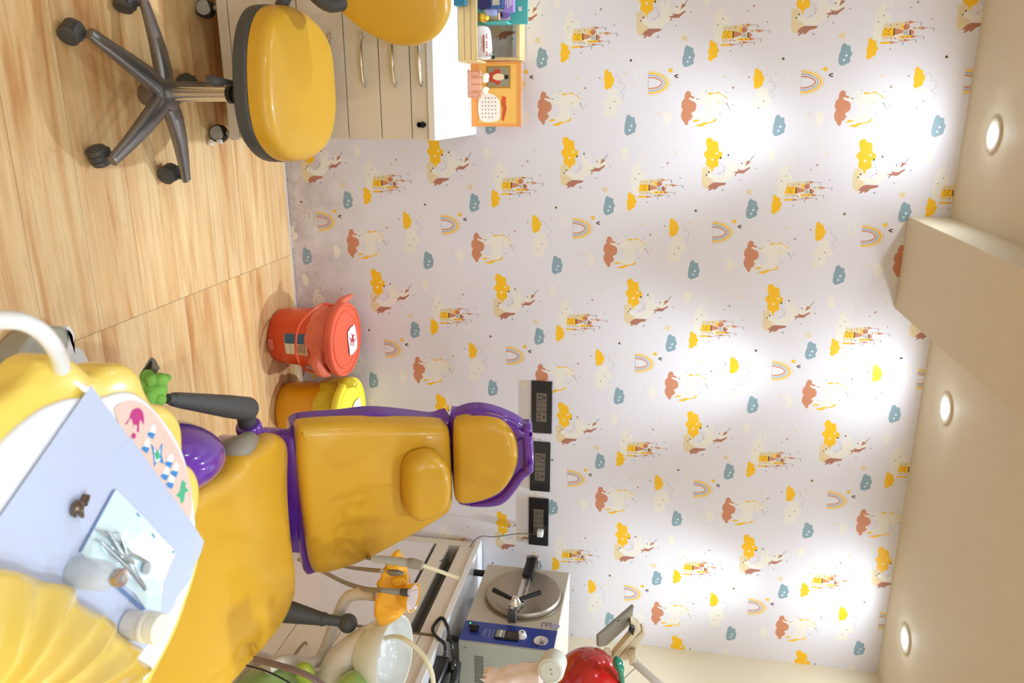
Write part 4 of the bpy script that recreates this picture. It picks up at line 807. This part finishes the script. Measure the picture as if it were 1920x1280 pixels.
# ------------------------------------------------------------------ counter along the right wall
XF = 1.86
def build_right_counter():
    t = thing('wall_desk_unit', 'beige desk and drawer unit along the right wall, with an open slot under its top', 'cabinet', (XF, 2.2, 0))
    xb = 2.296; bx = lambda nm, y0, y1, z0, z1, x0=XF, x1=None, m=BGE, bev=.0015, p=t: B().box(x0, x1 or xb, y0, y1, z0, z1, bev).put(nm, m, p, smooth=None)
    bx('side_panel', 2.95, 2.992, .0, .774)
    bx('top_rail', 2.352, 2.949, .711, .774, x1=XF+.02)
    bx('slot_back', 2.352, 2.949, .56, .774, x0=XF+.09, x1=XF+.1, m=mat('slot_grey', (150, 142, 130), .5))
    bx('slot_floor', 2.352, 2.949, .645, .658, x0=XF+.001, x1=XF+.09, m=mat('slot_grey', (150, 142, 130), .5))
    bx('pull_out_board', 2.352, 2.945, .608, .662, x0=XF-.006, x1=XF+.012)
    bx('knee_panel', 2.352, 2.949, .01, .592, x1=XF+.02, m=mat('gloss_white_panel', (232, 226, 228), .25, coat=.3))
    bx('gap_strip', 2.334, 2.351, .0, .774, x0=XF+.004, m=mat('gap_brown', (120, 96, 70), .5))  # the dark gap between panel and drawers, put in as a brown strip
    bx('carcass', 1.30, 2.333, .0, .774, x0=XF+.019)
    for i, (a, c) in enumerate(((.02, .241), (.244, .421), (.424, .600), (.603, .716))):
        d = bx('drawer', 1.78, 2.333, a, c, x1=XF+.018)
        if i < 3:
            z = (a+c)/2+.0; ym = 2.10 if i != 1 else 2.12; b = B(); y0, y1 = ym-.085, ym+.085
            b.tube([(XF-.003, y0, z), (XF-.02, y0+.012, z), (XF-.028, ym-.04, z), (XF-.03, ym, z), (XF-.028, ym+.04, z), (XF-.02, y1-.012, z), (XF-.003, y1, z)], [.003, .0045, .0055, .006, .0055, .0045, .003], n=10)
            b.put('handle', mat('brushed_bronze', (150, 130, 108), .3, metal=.8), d)
    bx('top_rail', 1.30, 2.333, .719, .774, x1=XF+.018)
    t2 = thing('desk_worktop', 'glossy white worktop along the right wall, under the steriliser and telephone', 'worktop', (2.07, 2.2, .7755))
    B().box(XF-.012, 2.297, 1.30, 2.995, .7755, .80, .003).put('slab', mat('gloss_white_top', (240, 238, 236), .15, coat=.4), t2, smooth=None)
build_right_counter()
# ------------------------------------------------------------------ autoclave
def build_autoclave():
    x0, x1, y0, y1, z0, z1 = 1.882, 2.27, 2.362, 2.868, .853, 1.208
    t = thing('steam_steriliser', 'grey steel steam steriliser with a round lid and blue control strip, on the desk', 'steriliser', (2.07, 2.6, .8005))
    G = mat('warm_grey_enamel', (196, 188, 172), .4, var=.03); GF = mat('cool_grey_enamel', (178, 180, 168), .4)
    B().box(x0, x1, y0+.001, y1, z0, z1, .004).put('body', G, t, smooth=None)
    b = B(); b.box(x0+.003, x1-.003, y0-.003, y0+.0005, z0+.003, z1-.003, .0008); b.mi = 1
    for i in range(22):
        x = x0+.06+i*.0075
        if x < x1-.03: b.box(x, x+.0035, y0-.0036, y0-.0028, z0+.06, z0+.095)
    b.mi = 2; b.cyl((x0+.028, y0-.003, z0+.028), (x0+.028, y0-.006, z0+.028), .004, n=14)
    b.put('vented_panel', [GF, mat('vent_shadow', (70, 70, 66), .6), CHR], t, smooth=None)
    for fx in (x0+.03, x1-.04):
        for fy in (y0+.04, y1-.03): B().cyl((fx, fy, .8003), (fx, fy, z0), .014, n=18).put('foot', BLK, t)
    M = frame((x0-.0005, 2.663, 1.045), (0, -1, 0), (0, 0, 1))     # x = towards the viewer, y = up, normal = -X
    b = B(); b.lathe([(.150, 0), (.150, .004), (.158, .005), (.158, .002), (.150, 0)], M, 60); b.lathe([(.147, 0), (.149, .006), (.149, .022), (.146, .026), (.0001, .028)], M, 60); lid = b.put('lid', mat('brushed_steel', (172, 162, 146), .33, metal=.75, stretch=(1, 1, 18), var=.1, vscale=10), t)
    b = B(); b.box(-.20, -.07, -.018, .024, .028, .058, .003, M); b.mi = 1; b.box(-.07, .11, -.016, .02, .0285, .05, .004, M); b.box(-.215, -.2, -.024, .03, 0, .058, .003, M); b.put('lid_bar', [BLK, CHR], lid)
    kx, ky = .118, -.012
    b = B(); b.lathe([(.022, .03), (.024, .05), (.02, .062), (.012, .078), (.008, .08), (.0001, .08)], M @ Matrix.Translation((kx, ky, 0)), 12); knob = b.put('clamp_knob', CHR, lid, smooth=20)
    for dx, dy in ((-.045, -.095), (-.062, .088)):
        b = B(); b.tube([tx(M @ Vector((kx, ky, .062))), tx(M @ Vector((kx+dx*.35, ky+dy*.35, .064))), tx(M @ Vector((kx+dx, ky+dy, .068)))], [.006, .0085, .010], n=12); b.put('grip', BLK, knob)
    b = B(); b.box(kx-.002, kx+.055, ky-.02, ky+.012, .0, .05, .004, M); b.mi = 1; b.cyl(tx(M @ Vector((kx+.04, ky-.005, .05))), tx(M @ Vector((kx+.04, ky-.005, .058))), .008, n=16); b.put('latch', [DGR, CHR], lid)
    # blue strip
    M = frame((x0-.0008, 2.475, z0), (0, -1, 0), (0, 0, 1))
    b = B(); b.box(0, .112, .002, .353, -.001, .0015, .0004, M); strip = b.put('control_strip', mat('cobalt_panel', (38, 60, 150), .3, coat=.3), t, smooth=None)
    def loc_(x, y, h=.0015): v = M.inverted() @ pt(x, y, X=x0-.0008-h); return v.x, v.y
    u, v = loc_(889, 1180); b = B(); b.lathe([(.017, .0015), (.0165, .014), (.012, .017), (.0001, .017)], M @ Matrix.Translation((u, v, 0)), 24); b.box(u-.005, u+.005, v-.02, v+.02, .012, .022, .002, M); b.put('selector_knob', BLK, strip)
    u, v = loc_(882, 1168); B().cyl(tx(M @ Vector((u, v, .0015))), tx(M @ Vector((u, v, .004))), .0035, n=14).put('pilot_lamp', mat('green_led', (60, 200, 90), .3, emit=1.5), strip)
    u0, v0 = loc_(910, 1184); b = B(); W_ = mat('panel_print', (190, 200, 230), .5); uu, vv = loc_(917, 1187)
    for a in ((uu-.022, uu+.022, vv-.0155, vv-.0145), (uu-.022, uu+.022, vv+.0145, vv+.0155), (uu-.022, uu-.0212, vv-.0155, vv+.0155), (uu+.0212, uu+.022, vv-.0155, vv+.0155)): quad(b, M, *a, h=.002)
    for k in range(4): disc(b, M, uu-.014+k*.0095, vv+.004*(1 if k % 2 else -.2), .0025, .002, 10)
    for k in range(9): quad(b, M, uu-.018+k*.004, uu-.0165+k*.004, vv-.0225, vv-.019, h=.002)
    b.put('panel_legend', W_, strip, smooth=None)
    u, v = loc_(951, 1192); b = B(); b.box(u-.024, u+.024, v-.045, v+.045, .001, .009, .002, M); b.mi = 1; b.box(u-.02, u+.02, v-.041, v-.008, .0085, .0098, 0, M); b.mi = 2
    for k in range(4): b.cyl(tx(M @ Vector((u-.013+k*.009, v-.024, .0095))), tx(M @ Vector((u-.013+k*.009, v-.024, .013))), .0033, n=12)
    b.mi = 3; b.box(u-.018, u+.018, v+.0, v+.018, .0085, .0096, 0, M); b.box(u-.018, u+.018, v+.021, v+.038, .0085, .0096, 0, M); b.put('display_module', [BLK, mat('key_grey', (150, 146, 142), .4), WPL, mat('smoked_window', (60, 52, 48), .2)], strip, smooth=None)
    u, v = loc_(979, 1193); b = B(); b.lathe([(.018, .0015), (.017, .006), (.0135, .008), (.0135, .02), (.012, .022), (.009, .022)], M @ Matrix.Translation((u, v, 0)), 28); b.mi = 1; b.lathe([(.0092, .0215), (.0001, .0225)], M @ Matrix.Translation((u, v, 0)), 20); b.put('timer_knob', [WPL, mat('cobalt_panel', (38, 60, 150), .3)], strip)
    u, v = loc_(1014, 1203); b = B(); b.lathe([(.0265, .0015), (.0265, .008), (.024, .0095), (.0215, .008)], M @ Matrix.Translation((u, v, 0)), 36); b.mi = 1; b.lathe([(.0218, .0075), (.0001, .0076)], M @ Matrix.Translation((u, v, 0)), 36); b.mi = 2; p = [(-.013, .009), (-.0115, .0105), (.0135, -.0085), (.012, -.010)]; b.poly([M @ Vector((u+x, v+y, .0082)) for x, y in p]); b.put('pressure_gauge', [CHR, mat('gauge_face', (58, 50, 42), .5), WPL], strip)
    M2 = frame((x0-.0006, 2.49, 0), (0, -1, 0), (0, 0, 1))
    def l2(x, y): q = M2.inverted() @ pt(x, y, X=x0-.0006); return q.x, q.y
    b = B(); u, v = l2(1025, 1173)
    for a in ((u-.018, u+.018, v-.02, v-.017), (u-.018, u-.015, v-.02, v+.016), (u-.018, u+.018, v+.014, v+.016), (u-.006, u-.003, v-.01, v+.008), (u-.008, u+.01, v-.002, v+.001)): quad(b, M2, *a, h=.0012)
    b.mi = 1; u, v = l2(1041, 1174); disc(b, M2, u, v, .017, .0010); b.put('stamp_mark', [mat('violet_ink', (138, 84, 150), .5), mat('faint_blue_ink', (168, 170, 200), .5)], t, smooth=None)
build_autoclave()
# ------------------------------------------------------------------ telephone
def build_phone():
    zt = .8005; BK = mat('phone_black', (30, 31, 34), .3, coat=.3); c = Vector((1.985, 2.19, zt))
    t = thing('desk_telephone', 'black corded telephone with handset on the worktop in front of the steriliser', 'telephone', c, rz=0)
    M = frame((c.x, c.y, zt), (.96, .28, 0), (-.28, .96, 0))
    b = B(); prev = None
    for y, h in ((-.10, .022), (-.09, .028), (.08, .05), (.095, .045)):
        rg = b.ring([M @ Vector(p) for p in ((-.085, y, 0), (.085, y, 0), (.085, y, h-.006), (.078, y, h), (-.078, y, h), (-.085, y, h-.006))])
        if prev: b.bridge(prev, rg)
        else: b.cap(rg)
        prev = rg
    b.cap(prev); base = b.put('phone_base', BK, t)
    KG = mat('key_grey_dark', (96, 98, 100), .5)
    for i in range(4):
        for j in range(3):
            x = -.0+j*.024; y = -.06+i*.03; h = .03+(y+.09)/.17*.022; b = B(); b.box(x-.0075, x+.0075, y-.006, y+.006, h-.002, h+.0035, .0015, M); b.put('key', KG, t)
    b = B(); b.tube([tx(M @ Vector(p)) for p in ((-.052, -.092, .05), (-.052, -.05, .068), (-.052, .0, .078), (-.052, .05, .078), (-.052, .095, .07))], [.017, .016, .014, .016, .018], n=16)
    b.ell(tx(M @ Vector((-.052, -.085, .046))), .026, .026, .014); b.ell(tx(M @ Vector((-.052, .082, .062))), .026, .026, .016); b.put('handset', BK, t)
    base_pts = [tuple(M @ Vector((-.052, .10, .062)))]+[tuple(pt(x, y, X=1.845)) for x, y in ((846, 1205), (842, 1190), (838, 1172), (829, 1158), (818, 1166), (811, 1180), (820, 1195), (834, 1208))]+[tuple(M @ Vector((-.087, .09, .03)))]
    P = [Vector(p) for p in base_pts]; Q = []
    for i in range(len(P)-1):
        p0, p1, p2, p3 = P[max(i-1, 0)], P[i], P[i+1], P[min(i+2, len(P)-1)]
        for k in range(40): f = k/40; Q.append(.5*((2*p1)+(p2-p0)*f+(2*p0-5*p1+4*p2-p3)*f*f+(3*p1-p0-3*p2+p3)*f**3))
    hel = []; a = 0
    for i in range(1, len(Q)-1):
        tn = (Q[i+1]-Q[i-1]).normalized(); u = tn.cross(Vector((.3, .2, .9))).normalized(); v = tn.cross(u); a += (Q[i]-Q[i-1]).length/.0052*2*PI
        hel.append(Q[i]+.0055*(u*math.cos(a)+v*math.sin(a)))
    b = B(); b.tube([tuple(q) for q in Q], .0042, n=8, sm=1); b.tube([tuple(q) for q in hel], .0019, n=5, sm=1); b.put('coiled_cord', BK, t)
build_phone()
# ------------------------------------------------------------------ assistant's side: spittoon, hose holder
def build_unit():
    GRN = mat('leaf_green_gloss', (158, 190, 112), .2, coat=.4); CRM = mat('unit_cream', (222, 214, 204), .3, coat=.3)
    c = pt(742, 1226, z=.83); t = thing('spittoon_unit', 'water unit with a white spittoon bowl on a cream column and green covers', 'spittoon', (c.x, c.y, 0))
    bc = Vector((1.50, 1.81, .83)); k = pt(741, 1230, z=.83); bc = Vector((k.x, k.y, .83))
    M = Matrix.Translation(bc) @ Matrix.Rotation(.12, 4, 'X') @ Matrix.Rotation(-.1, 4, 'Y')
    b = B(); b.lathe([(.03, -.115), (.06, -.108), (.09, -.075), (.108, -.03), (.114, -.002), (.112, .002), (.107, .001), (.1, -.03), (.08, -.065), (.045, -.085), (.02, -.09), (.0001, -.09)], M, 64); b.put('bowl', mat('ceramic_white', (226, 228, 224), .12, coat=.6), t)
    b = B(); b.ell(tx(bc+Vector((.0, .03, -.06))), .03, .03, .022); b.put('flush_nozzle', mat('ceramic_white', (226, 228, 224), .12), t)
    Y = bc.y-.03
    b = B(); b.tube([tx(pt(722, 1196, Y=Y+.05)), tx(pt(740, 1193, Y=Y+.03)), tx(pt(762, 1200, Y=Y)), tx(pt(788, 1222, Y=Y-.01)), tx(pt(804, 1246, Y=Y-.02)), tx(pt(812, 1275, Y=Y-.02)), tx(pt(812, 1320, Y=Y-.02))], .0068, n=14); b.put('spout', mat('cream_tube', (232, 224, 190), .35), t)
    b = B(); b.tube([tx(pt(700, 1190, Y=bc.y+.01)), tx(pt(672, 1212, Y=bc.y)), tx(pt(640, 1245, Y=bc.y-.02)), tx(pt(600, 1300, Y=bc.y-.04)), (bc.x+.08, bc.y-.06, .3), (bc.x+.08, bc.y-.06, .02)], [.034, .044, .052, .06, .09, .09], n=28); b.put('column', CRM, t)
    b = B(); g = pt(664, 1296, Y=bc.y-.1); b.ell(tx(g), .055, .06, .052, n=36); b.put('green_cap', GRN, t)
    b = B(); g = pt(500, 1335, Y=1.60); b.ell(tx(g), .12, .14, .095, Matrix.Rotation(-.6, 4, 'Y'), n=44, m=24); b.put('green_cover', GRN, t, label='large leaf green cover low beside the seat')
    b = B(); b.tube([tx(pt(x, y, Y=1.47)) for x, y in ((462, 1247), (500, 1258), (540, 1278), (575, 1305))], .0022, n=8); b.put('cover_groove', BLK, t)
    b = B(); g = pt(572, 1262, Y=1.66); b.ell(tx(g), .035, .02, .028); b.put('green_lobe', mat('lime_gloss', (168, 190, 70), .25), t)
    for dy, Yh in ((0, 1.52), (7, 1.50)):
        b = B(); b.tube([tx(pt(x, y+dy, Y=Yh)) for x, y in ((476, 1232), (520, 1243), (565, 1257), (600, 1276), (640, 1310))], .0042, n=10); b.put('hose', mat('mauve_hose', (128, 104, 96), .35), t)
    # arm carrying the hose holder
    b = B(); b.tube([tx(pt(x, y, Y=Yh)) for x, y, Yh in ((500, 1252, 1.62), (525, 1240, 1.66), (545, 1238, 1.70), (575, 1244, 1.74), (598, 1236, 1.78), (612, 1212, 1.80), (624, 1180, 1.82), (636, 1150, 1.84), (650, 1122, 1.85), (672, 1113, 1.85), (705, 1115, 1.84))], .0178, n=20); b.put('support_arm', mat('arm_cream', (218, 206, 190), .35, coat=.2), t)
    # orange holder
    AMB = mat('amber_holder', (252, 184, 44), .12, coat=.7)
    t = thing('handpiece_holder', 'glossy amber cloud-shaped holder with hoses and tips, on an arm beside the bowl', 'handpiece holder', tx(pt(735, 1110, Y=1.84)))
    M = frame(pt(735, 1105, Y=1.80), (.88, -.42, 0), (0, .25, 1)); o = outline([(706, 1165), (701, 1150), (702, 1130), (708, 1104), (705, 1094), (714, 1082), (713, 1071), (723, 1062), (722, 1054), (731, 1050), (733, 1041), (743, 1035), (751, 1042), (758, 1052), (763, 1064), (766, 1085), (767, 1110), (764, 1132), (757, 1150), (738, 1166), (718, 1178)], M, 0, 3, 120)
    def hf(x, y): return .008*math.sin(x*95+1)*math.cos(y*40)
    b = B(); b.pad(o, M, -.075, .008, r=.014, bulge=.01, hf=hf, n=9); hold = b.put('holder_body', AMB, t)
    for x, y, rx, rz in ((716, 1118, .016, .012), (735, 1128, .016, .018), (750, 1052, .012, .012), (748, 1090, .012, .020)):
        b = B(); g = pt(x, y, Y=1.79); b.ell(tx(g), rx, .014, rz); b.put('lobe', AMB, t)
    cpt = pt(774, 1120, Y=1.775); b = B(); b.lathe([(.028, -.03), (.036, -.012), (.040, 0), (.040, .003), (.036, .002), (.0355, -.002), (.0001, -.002)], Matrix.Translation(cpt) @ Matrix.Rotation(.2, 4, 'X'), 40); b.put('cup', AMB, t)
    b = B(); b.lathe([(.0001, .0), (.0345, .0)], Matrix.Translation(cpt) @ Matrix.Rotation(.2, 4, 'X'), 32, caps=False); b.put('cup_liner', mat('pale_lilac_pad', (232, 214, 218), .6, bump=.4, bscale=80), t)
    Yh = 1.745; HG = mat('hose_taupe', (148, 138, 122), .4); MG = mat('handpiece_grey', (150, 150, 148), .3, metal=.3)
    def at(x, y, Y=Yh): return tx(pt(x, y, Y=Y))
    s_ = thing('suction_wand', 'grey suction handpiece with a long cream tip, uppermost in the amber holder', 'suction tip', at(745, 1052))
    b = B(); b.tube([at(610, 1015, 2.35), at(640, 1030, 2.3), at(675, 1041, 2.17), at(699, 1047, 1.9), at(708, 1048, 1.77)], .007, n=12); b.put('hose', HG, s_)
    b = B(); b.tube([at(698, 1047), at(720, 1049), at(768, 1055)], [.009, .0105, .0115], n=18, sm=3); b.put('handpiece', GPL, s_)
    b = B(); b.tube([at(766, 1055), at(774, 1056), at(790, 1060), at(794, 1061)], [.013, .014, .0125, .009], n=18); b.put('nozzle_sleeve', HG, s_)
    b = B(); b.tube([at(792, 1061), at(800, 1062), at(850, 1080), at(860, 1083)], [.0065, .0055, .0048, .006], n=14); b.put('suction_tip', mat('cream_tube', (232, 224, 190), .35), s_)
    s_ = thing('holder_hook', 'small empty grey handpiece hook in the middle of the amber holder', 'handpiece hook', at(740, 1072))
    b = B(); b.tube([at(600, 1045, 2.35), at(645, 1061, 2.22), at(685, 1067, 1.98), at(716, 1070, 1.78)], .0062, n=12); b.put('hose', HG, s_)
    b = B(); b.tube([at(726, 1070), at(735, 1073), at(745, 1073), at(757, 1075)], [.005, .009, .008, .004], n=10); b.tube([at(736, 1076), at(745, 1070), at(750, 1078)], .003, n=8); b.put('hook', ALU, s_)
    s_ = thing('ultrasonic_scaler', 'grey scaler handpiece with a fine hooked steel tip in the amber holder', 'scaler', at(745, 1109))
    b = B(); b.tube([at(560, 1048, 2.3), at(600, 1068, 2.22), at(645, 1091, 2.03), at(686, 1104, 1.82), at(716, 1106)], .0068, n=12); b.put('hose', HG, s_)
    b = B(); b.tube([at(716, 1106), at(735, 1108), at(752, 1109)], [.006, .0085, .0085], n=16); b.put('handpiece', MG, s_)
    b = B(); b.tube([at(751, 1109), at(760, 1110), at(766, 1110)], [.0088, .0112, .0112], n=16); b.mi = 1; b.tube([at(766, 1110), at(771, 1110)], [.0085, .007], n=14); b.put('collar', [DGR, mat('clear_ring', (222, 216, 230), .15)], s_)
    b = B(); b.tube([at(770, 1109), at(778, 1106), at(783, 1105), at(786, 1107)], .0009, n=6); b.put('tip', CHR, s_)
build_unit()
# ------------------------------------------------------------------ lamp head and tablet at the right
def build_lamp():
    RED = mat('lamp_red', (176, 24, 18), .18, coat=.5); Y = 1.5
    def at(x, y, Y=Y): return tx(pt(x, y, Y=Y))
    c = pt(1098, 1292, Y=Y); t = thing('operating_lamp', 'glossy red lamp head with a plastic-wrapped handle at the right', 'lamp', tx(c))
    b = B(); b.ell(tx(c), .098, .09, .082, Matrix.Rotation(.35, 4, 'Y'), n=48, m=26); b.put('lamp_shell', RED, t)
    b = B(); b.tube([at(1062, 1262, 1.43), at(1085, 1240, 1.43), at(1120, 1226, 1.445), at(1145, 1232, 1.46)], .0008, n=6); b.put('shell_seam', mat('seam_dark_red', (110, 16, 14), .4), t)
    b = B(); b.ell(at(1160, 1246, 1.46), .011, .012, .022, Matrix.Rotation(1.2, 4, 'Y')); b.tube([at(1162, 1255, 1.47), at(1166, 1275, 1.48), at(1166, 1300, 1.5)], [.008, .006, .006], n=12); b.put('green_knob', mat('bottle_green', (0, 110, 84), .2, coat=.5), t)
    n = 40; b = B(); prev = None; A = pt(1018, 1272, Y=1.42); D = (pt(912, 1280, Y=1.42)-A); U = D.normalized(); V = Vector((0, 1, 0)); W_ = U.cross(V).normalized(); V = W_.cross(U)
    for k in range(15):
        f = k/14; rg = []
        for i in range(n):
            a = 2*PI*i/n; r = (.037-.007*f)*(1+.10*noise.noise(Vector((math.cos(a)*2, math.sin(a)*2, f*5)))*(1+f*2)); 
            if k == 14: r *= .8+.3*math.sin(i*2.4)
            rg.append(A+D*f+W_*(r*math.cos(a))+V*(r*math.sin(a))+D*(.03*math.sin(i*1.9) if k == 14 else 0))
        rg = b.ring(rg)
        if prev: b.bridge(prev, rg)
        prev = rg
    b.put('plastic_wrap', mat('blush_film', (238, 216, 206), .2, coat=.5, alpha=.93), t, smooth=30)
    b = B(); b.tube([tx(A+D*.05), tx(A+D*.9)], [.028, .02], n=20); b.put('handle', mat('pink_beige', (224, 196, 184), .5), t)
    cc = pt(1032, 1258, Y=1.385); Nn = Vector((-.25, -1, -.05)).normalized(); b = B(); Mx = frame(cc, (0, 0, 1), Nn.cross(Vector((0, 0, 1)))); Mx = Matrix.Translation(cc) @ Vector((0, 0, 1)).rotation_difference(Nn).to_matrix().to_4x4()
    b.lathe([(.028, -.05), (.029, -.004), (.027, 0), (.022, .0015), (.0215, .0005), (.0205, .0015), (.0001, .002)], Mx, 40); b.mi = 1; b.cyl(tx(Mx @ Vector((.005, .002, .002))), tx(Mx @ Vector((.005, .002, .0028))), .0014, n=10); b.cyl(tx(Mx @ Vector((-.005, .002, .002))), tx(Mx @ Vector((-.005, .002, .0028))), .0014, n=10); b.put('end_cap', [mat('cap_grey', (204, 204, 190), .4), BLK], t)
    b = B(); b.tube([at(1120, 1330), (1.42, 1.52, 1.6), (1.62, 1.5, 1.72), (1.75, 1.45, 1.7)], .02, n=16); b.tube([(1.75, 1.45, 1.72), (1.75, 1.45, .8)], .024, n=16, sm=1); b.put('lamp_arm', WPL, t)
    # tablet in clamp
    Yt = 1.62
    def a2(x, y, Y=Yt): return tx(pt(x, y, Y=Y))
    t = thing('tablet_computer', 'grey tablet seen edge-on in a cream clamp above the red lamp', 'tablet', a2(1155, 1180))
    p = [pt(1189, 1136, Y=1.66), pt(1122, 1194, Y=1.56), pt(1126, 1217, Y=1.60), pt(1148, 1222, Y=1.64), pt(1184, 1168, Y=1.72)]
    N = (p[1]-p[0]).cross(p[4]-p[0]).normalized(); N = -N if N.y > 0 else N; M = frame(p[0], p[1]-p[0], N.cross(p[1]-p[0])); Mi = M.inverted(); o = [((Mi @ q).x, (Mi @ q).y) for q in p]
    cx_, cy_ = centroid(o); o = inset(smoothloop([(x, y) for x, y in o], 5), 0) if 0 else o
    if area(o) < 0: o.reverse()
    b = B(); b.prism(resample(o, 60), M, -.008, .0, .0015); tb = b.put('tablet_body', mat('pewter', (140, 134, 122), .35, metal=.5), t)
    g = pt(1158, 1163, Y=1.6); l = Mi @ g; b = B(); 
    gl = pt(1159, 1163, P=p[0], N=N); b.cyl(tx(gl), tx(gl+N*.0012), .003, n=12); b.put('camera_lens', BLK, tb)
    CL = mat('clamp_cream', (214, 198, 164), .4)
    h = thing('tablet_clamp', 'cream spring clamp arm holding the grey tablet', 'clamp', a2(1180, 1215))
    Mh = frame(pt(1170, 1205, Y=1.69), (1, .3, 0), (0, .2, 1))
    def pr(px, h0, h1): 
        oo = outline(px, Mh, 0, 1); bb.prism(oo, Mh, h0, h1, .002)
    bb = B(); pr([(1183, 1165), (1199, 1174), (1202, 1182), (1154, 1238), (1146, 1236), (1150, 1228), (1186, 1186), (1181, 1178)], -.02, .0); bb.put('upper_jaw', CL, h)
    bb = B(); pr([(1206, 1186), (1211, 1192), (1192, 1222), (1178, 1240), (1168, 1242), (1160, 1238), (1186, 1204)], -.03, -.004); bb.put('lower_jaw', CL, h)
    bb = B(); pr([(1182, 1168), (1190, 1172), (1186, 1184), (1178, 1176)], .001, .012); bb.put('rubber_pad', BLK, h)
    bb = B(); pr([(1134, 1218), (1146, 1220), (1147, 1232), (1141, 1237), (1132, 1226)], -.01, .012); bb.put('hook_jaw', CL, h)
    bb = B(); bb.cyl(a2(1180, 1232, 1.69), a2(1194, 1232, 1.69), .02, n=24, bev=.003); bb.put('swivel_knob', CL, h)
    bb = B(); bb.tube([a2(1188, 1240, 1.68), a2(1210, 1260, 1.66), a2(1240, 1287, 1.64), a2(1330, 1370, 1.6)], .0098, n=16); bb.put('gooseneck', mat('arm_grey_white', (206, 202, 194), .35), h)
    bb = B(); bb.tube([a2(1192, 1252, 1.64), a2(1180, 1262, 1.62), a2(1170, 1272, 1.6)], .0016, n=8); bb.put('cable', GPL, h)
build_lamp()
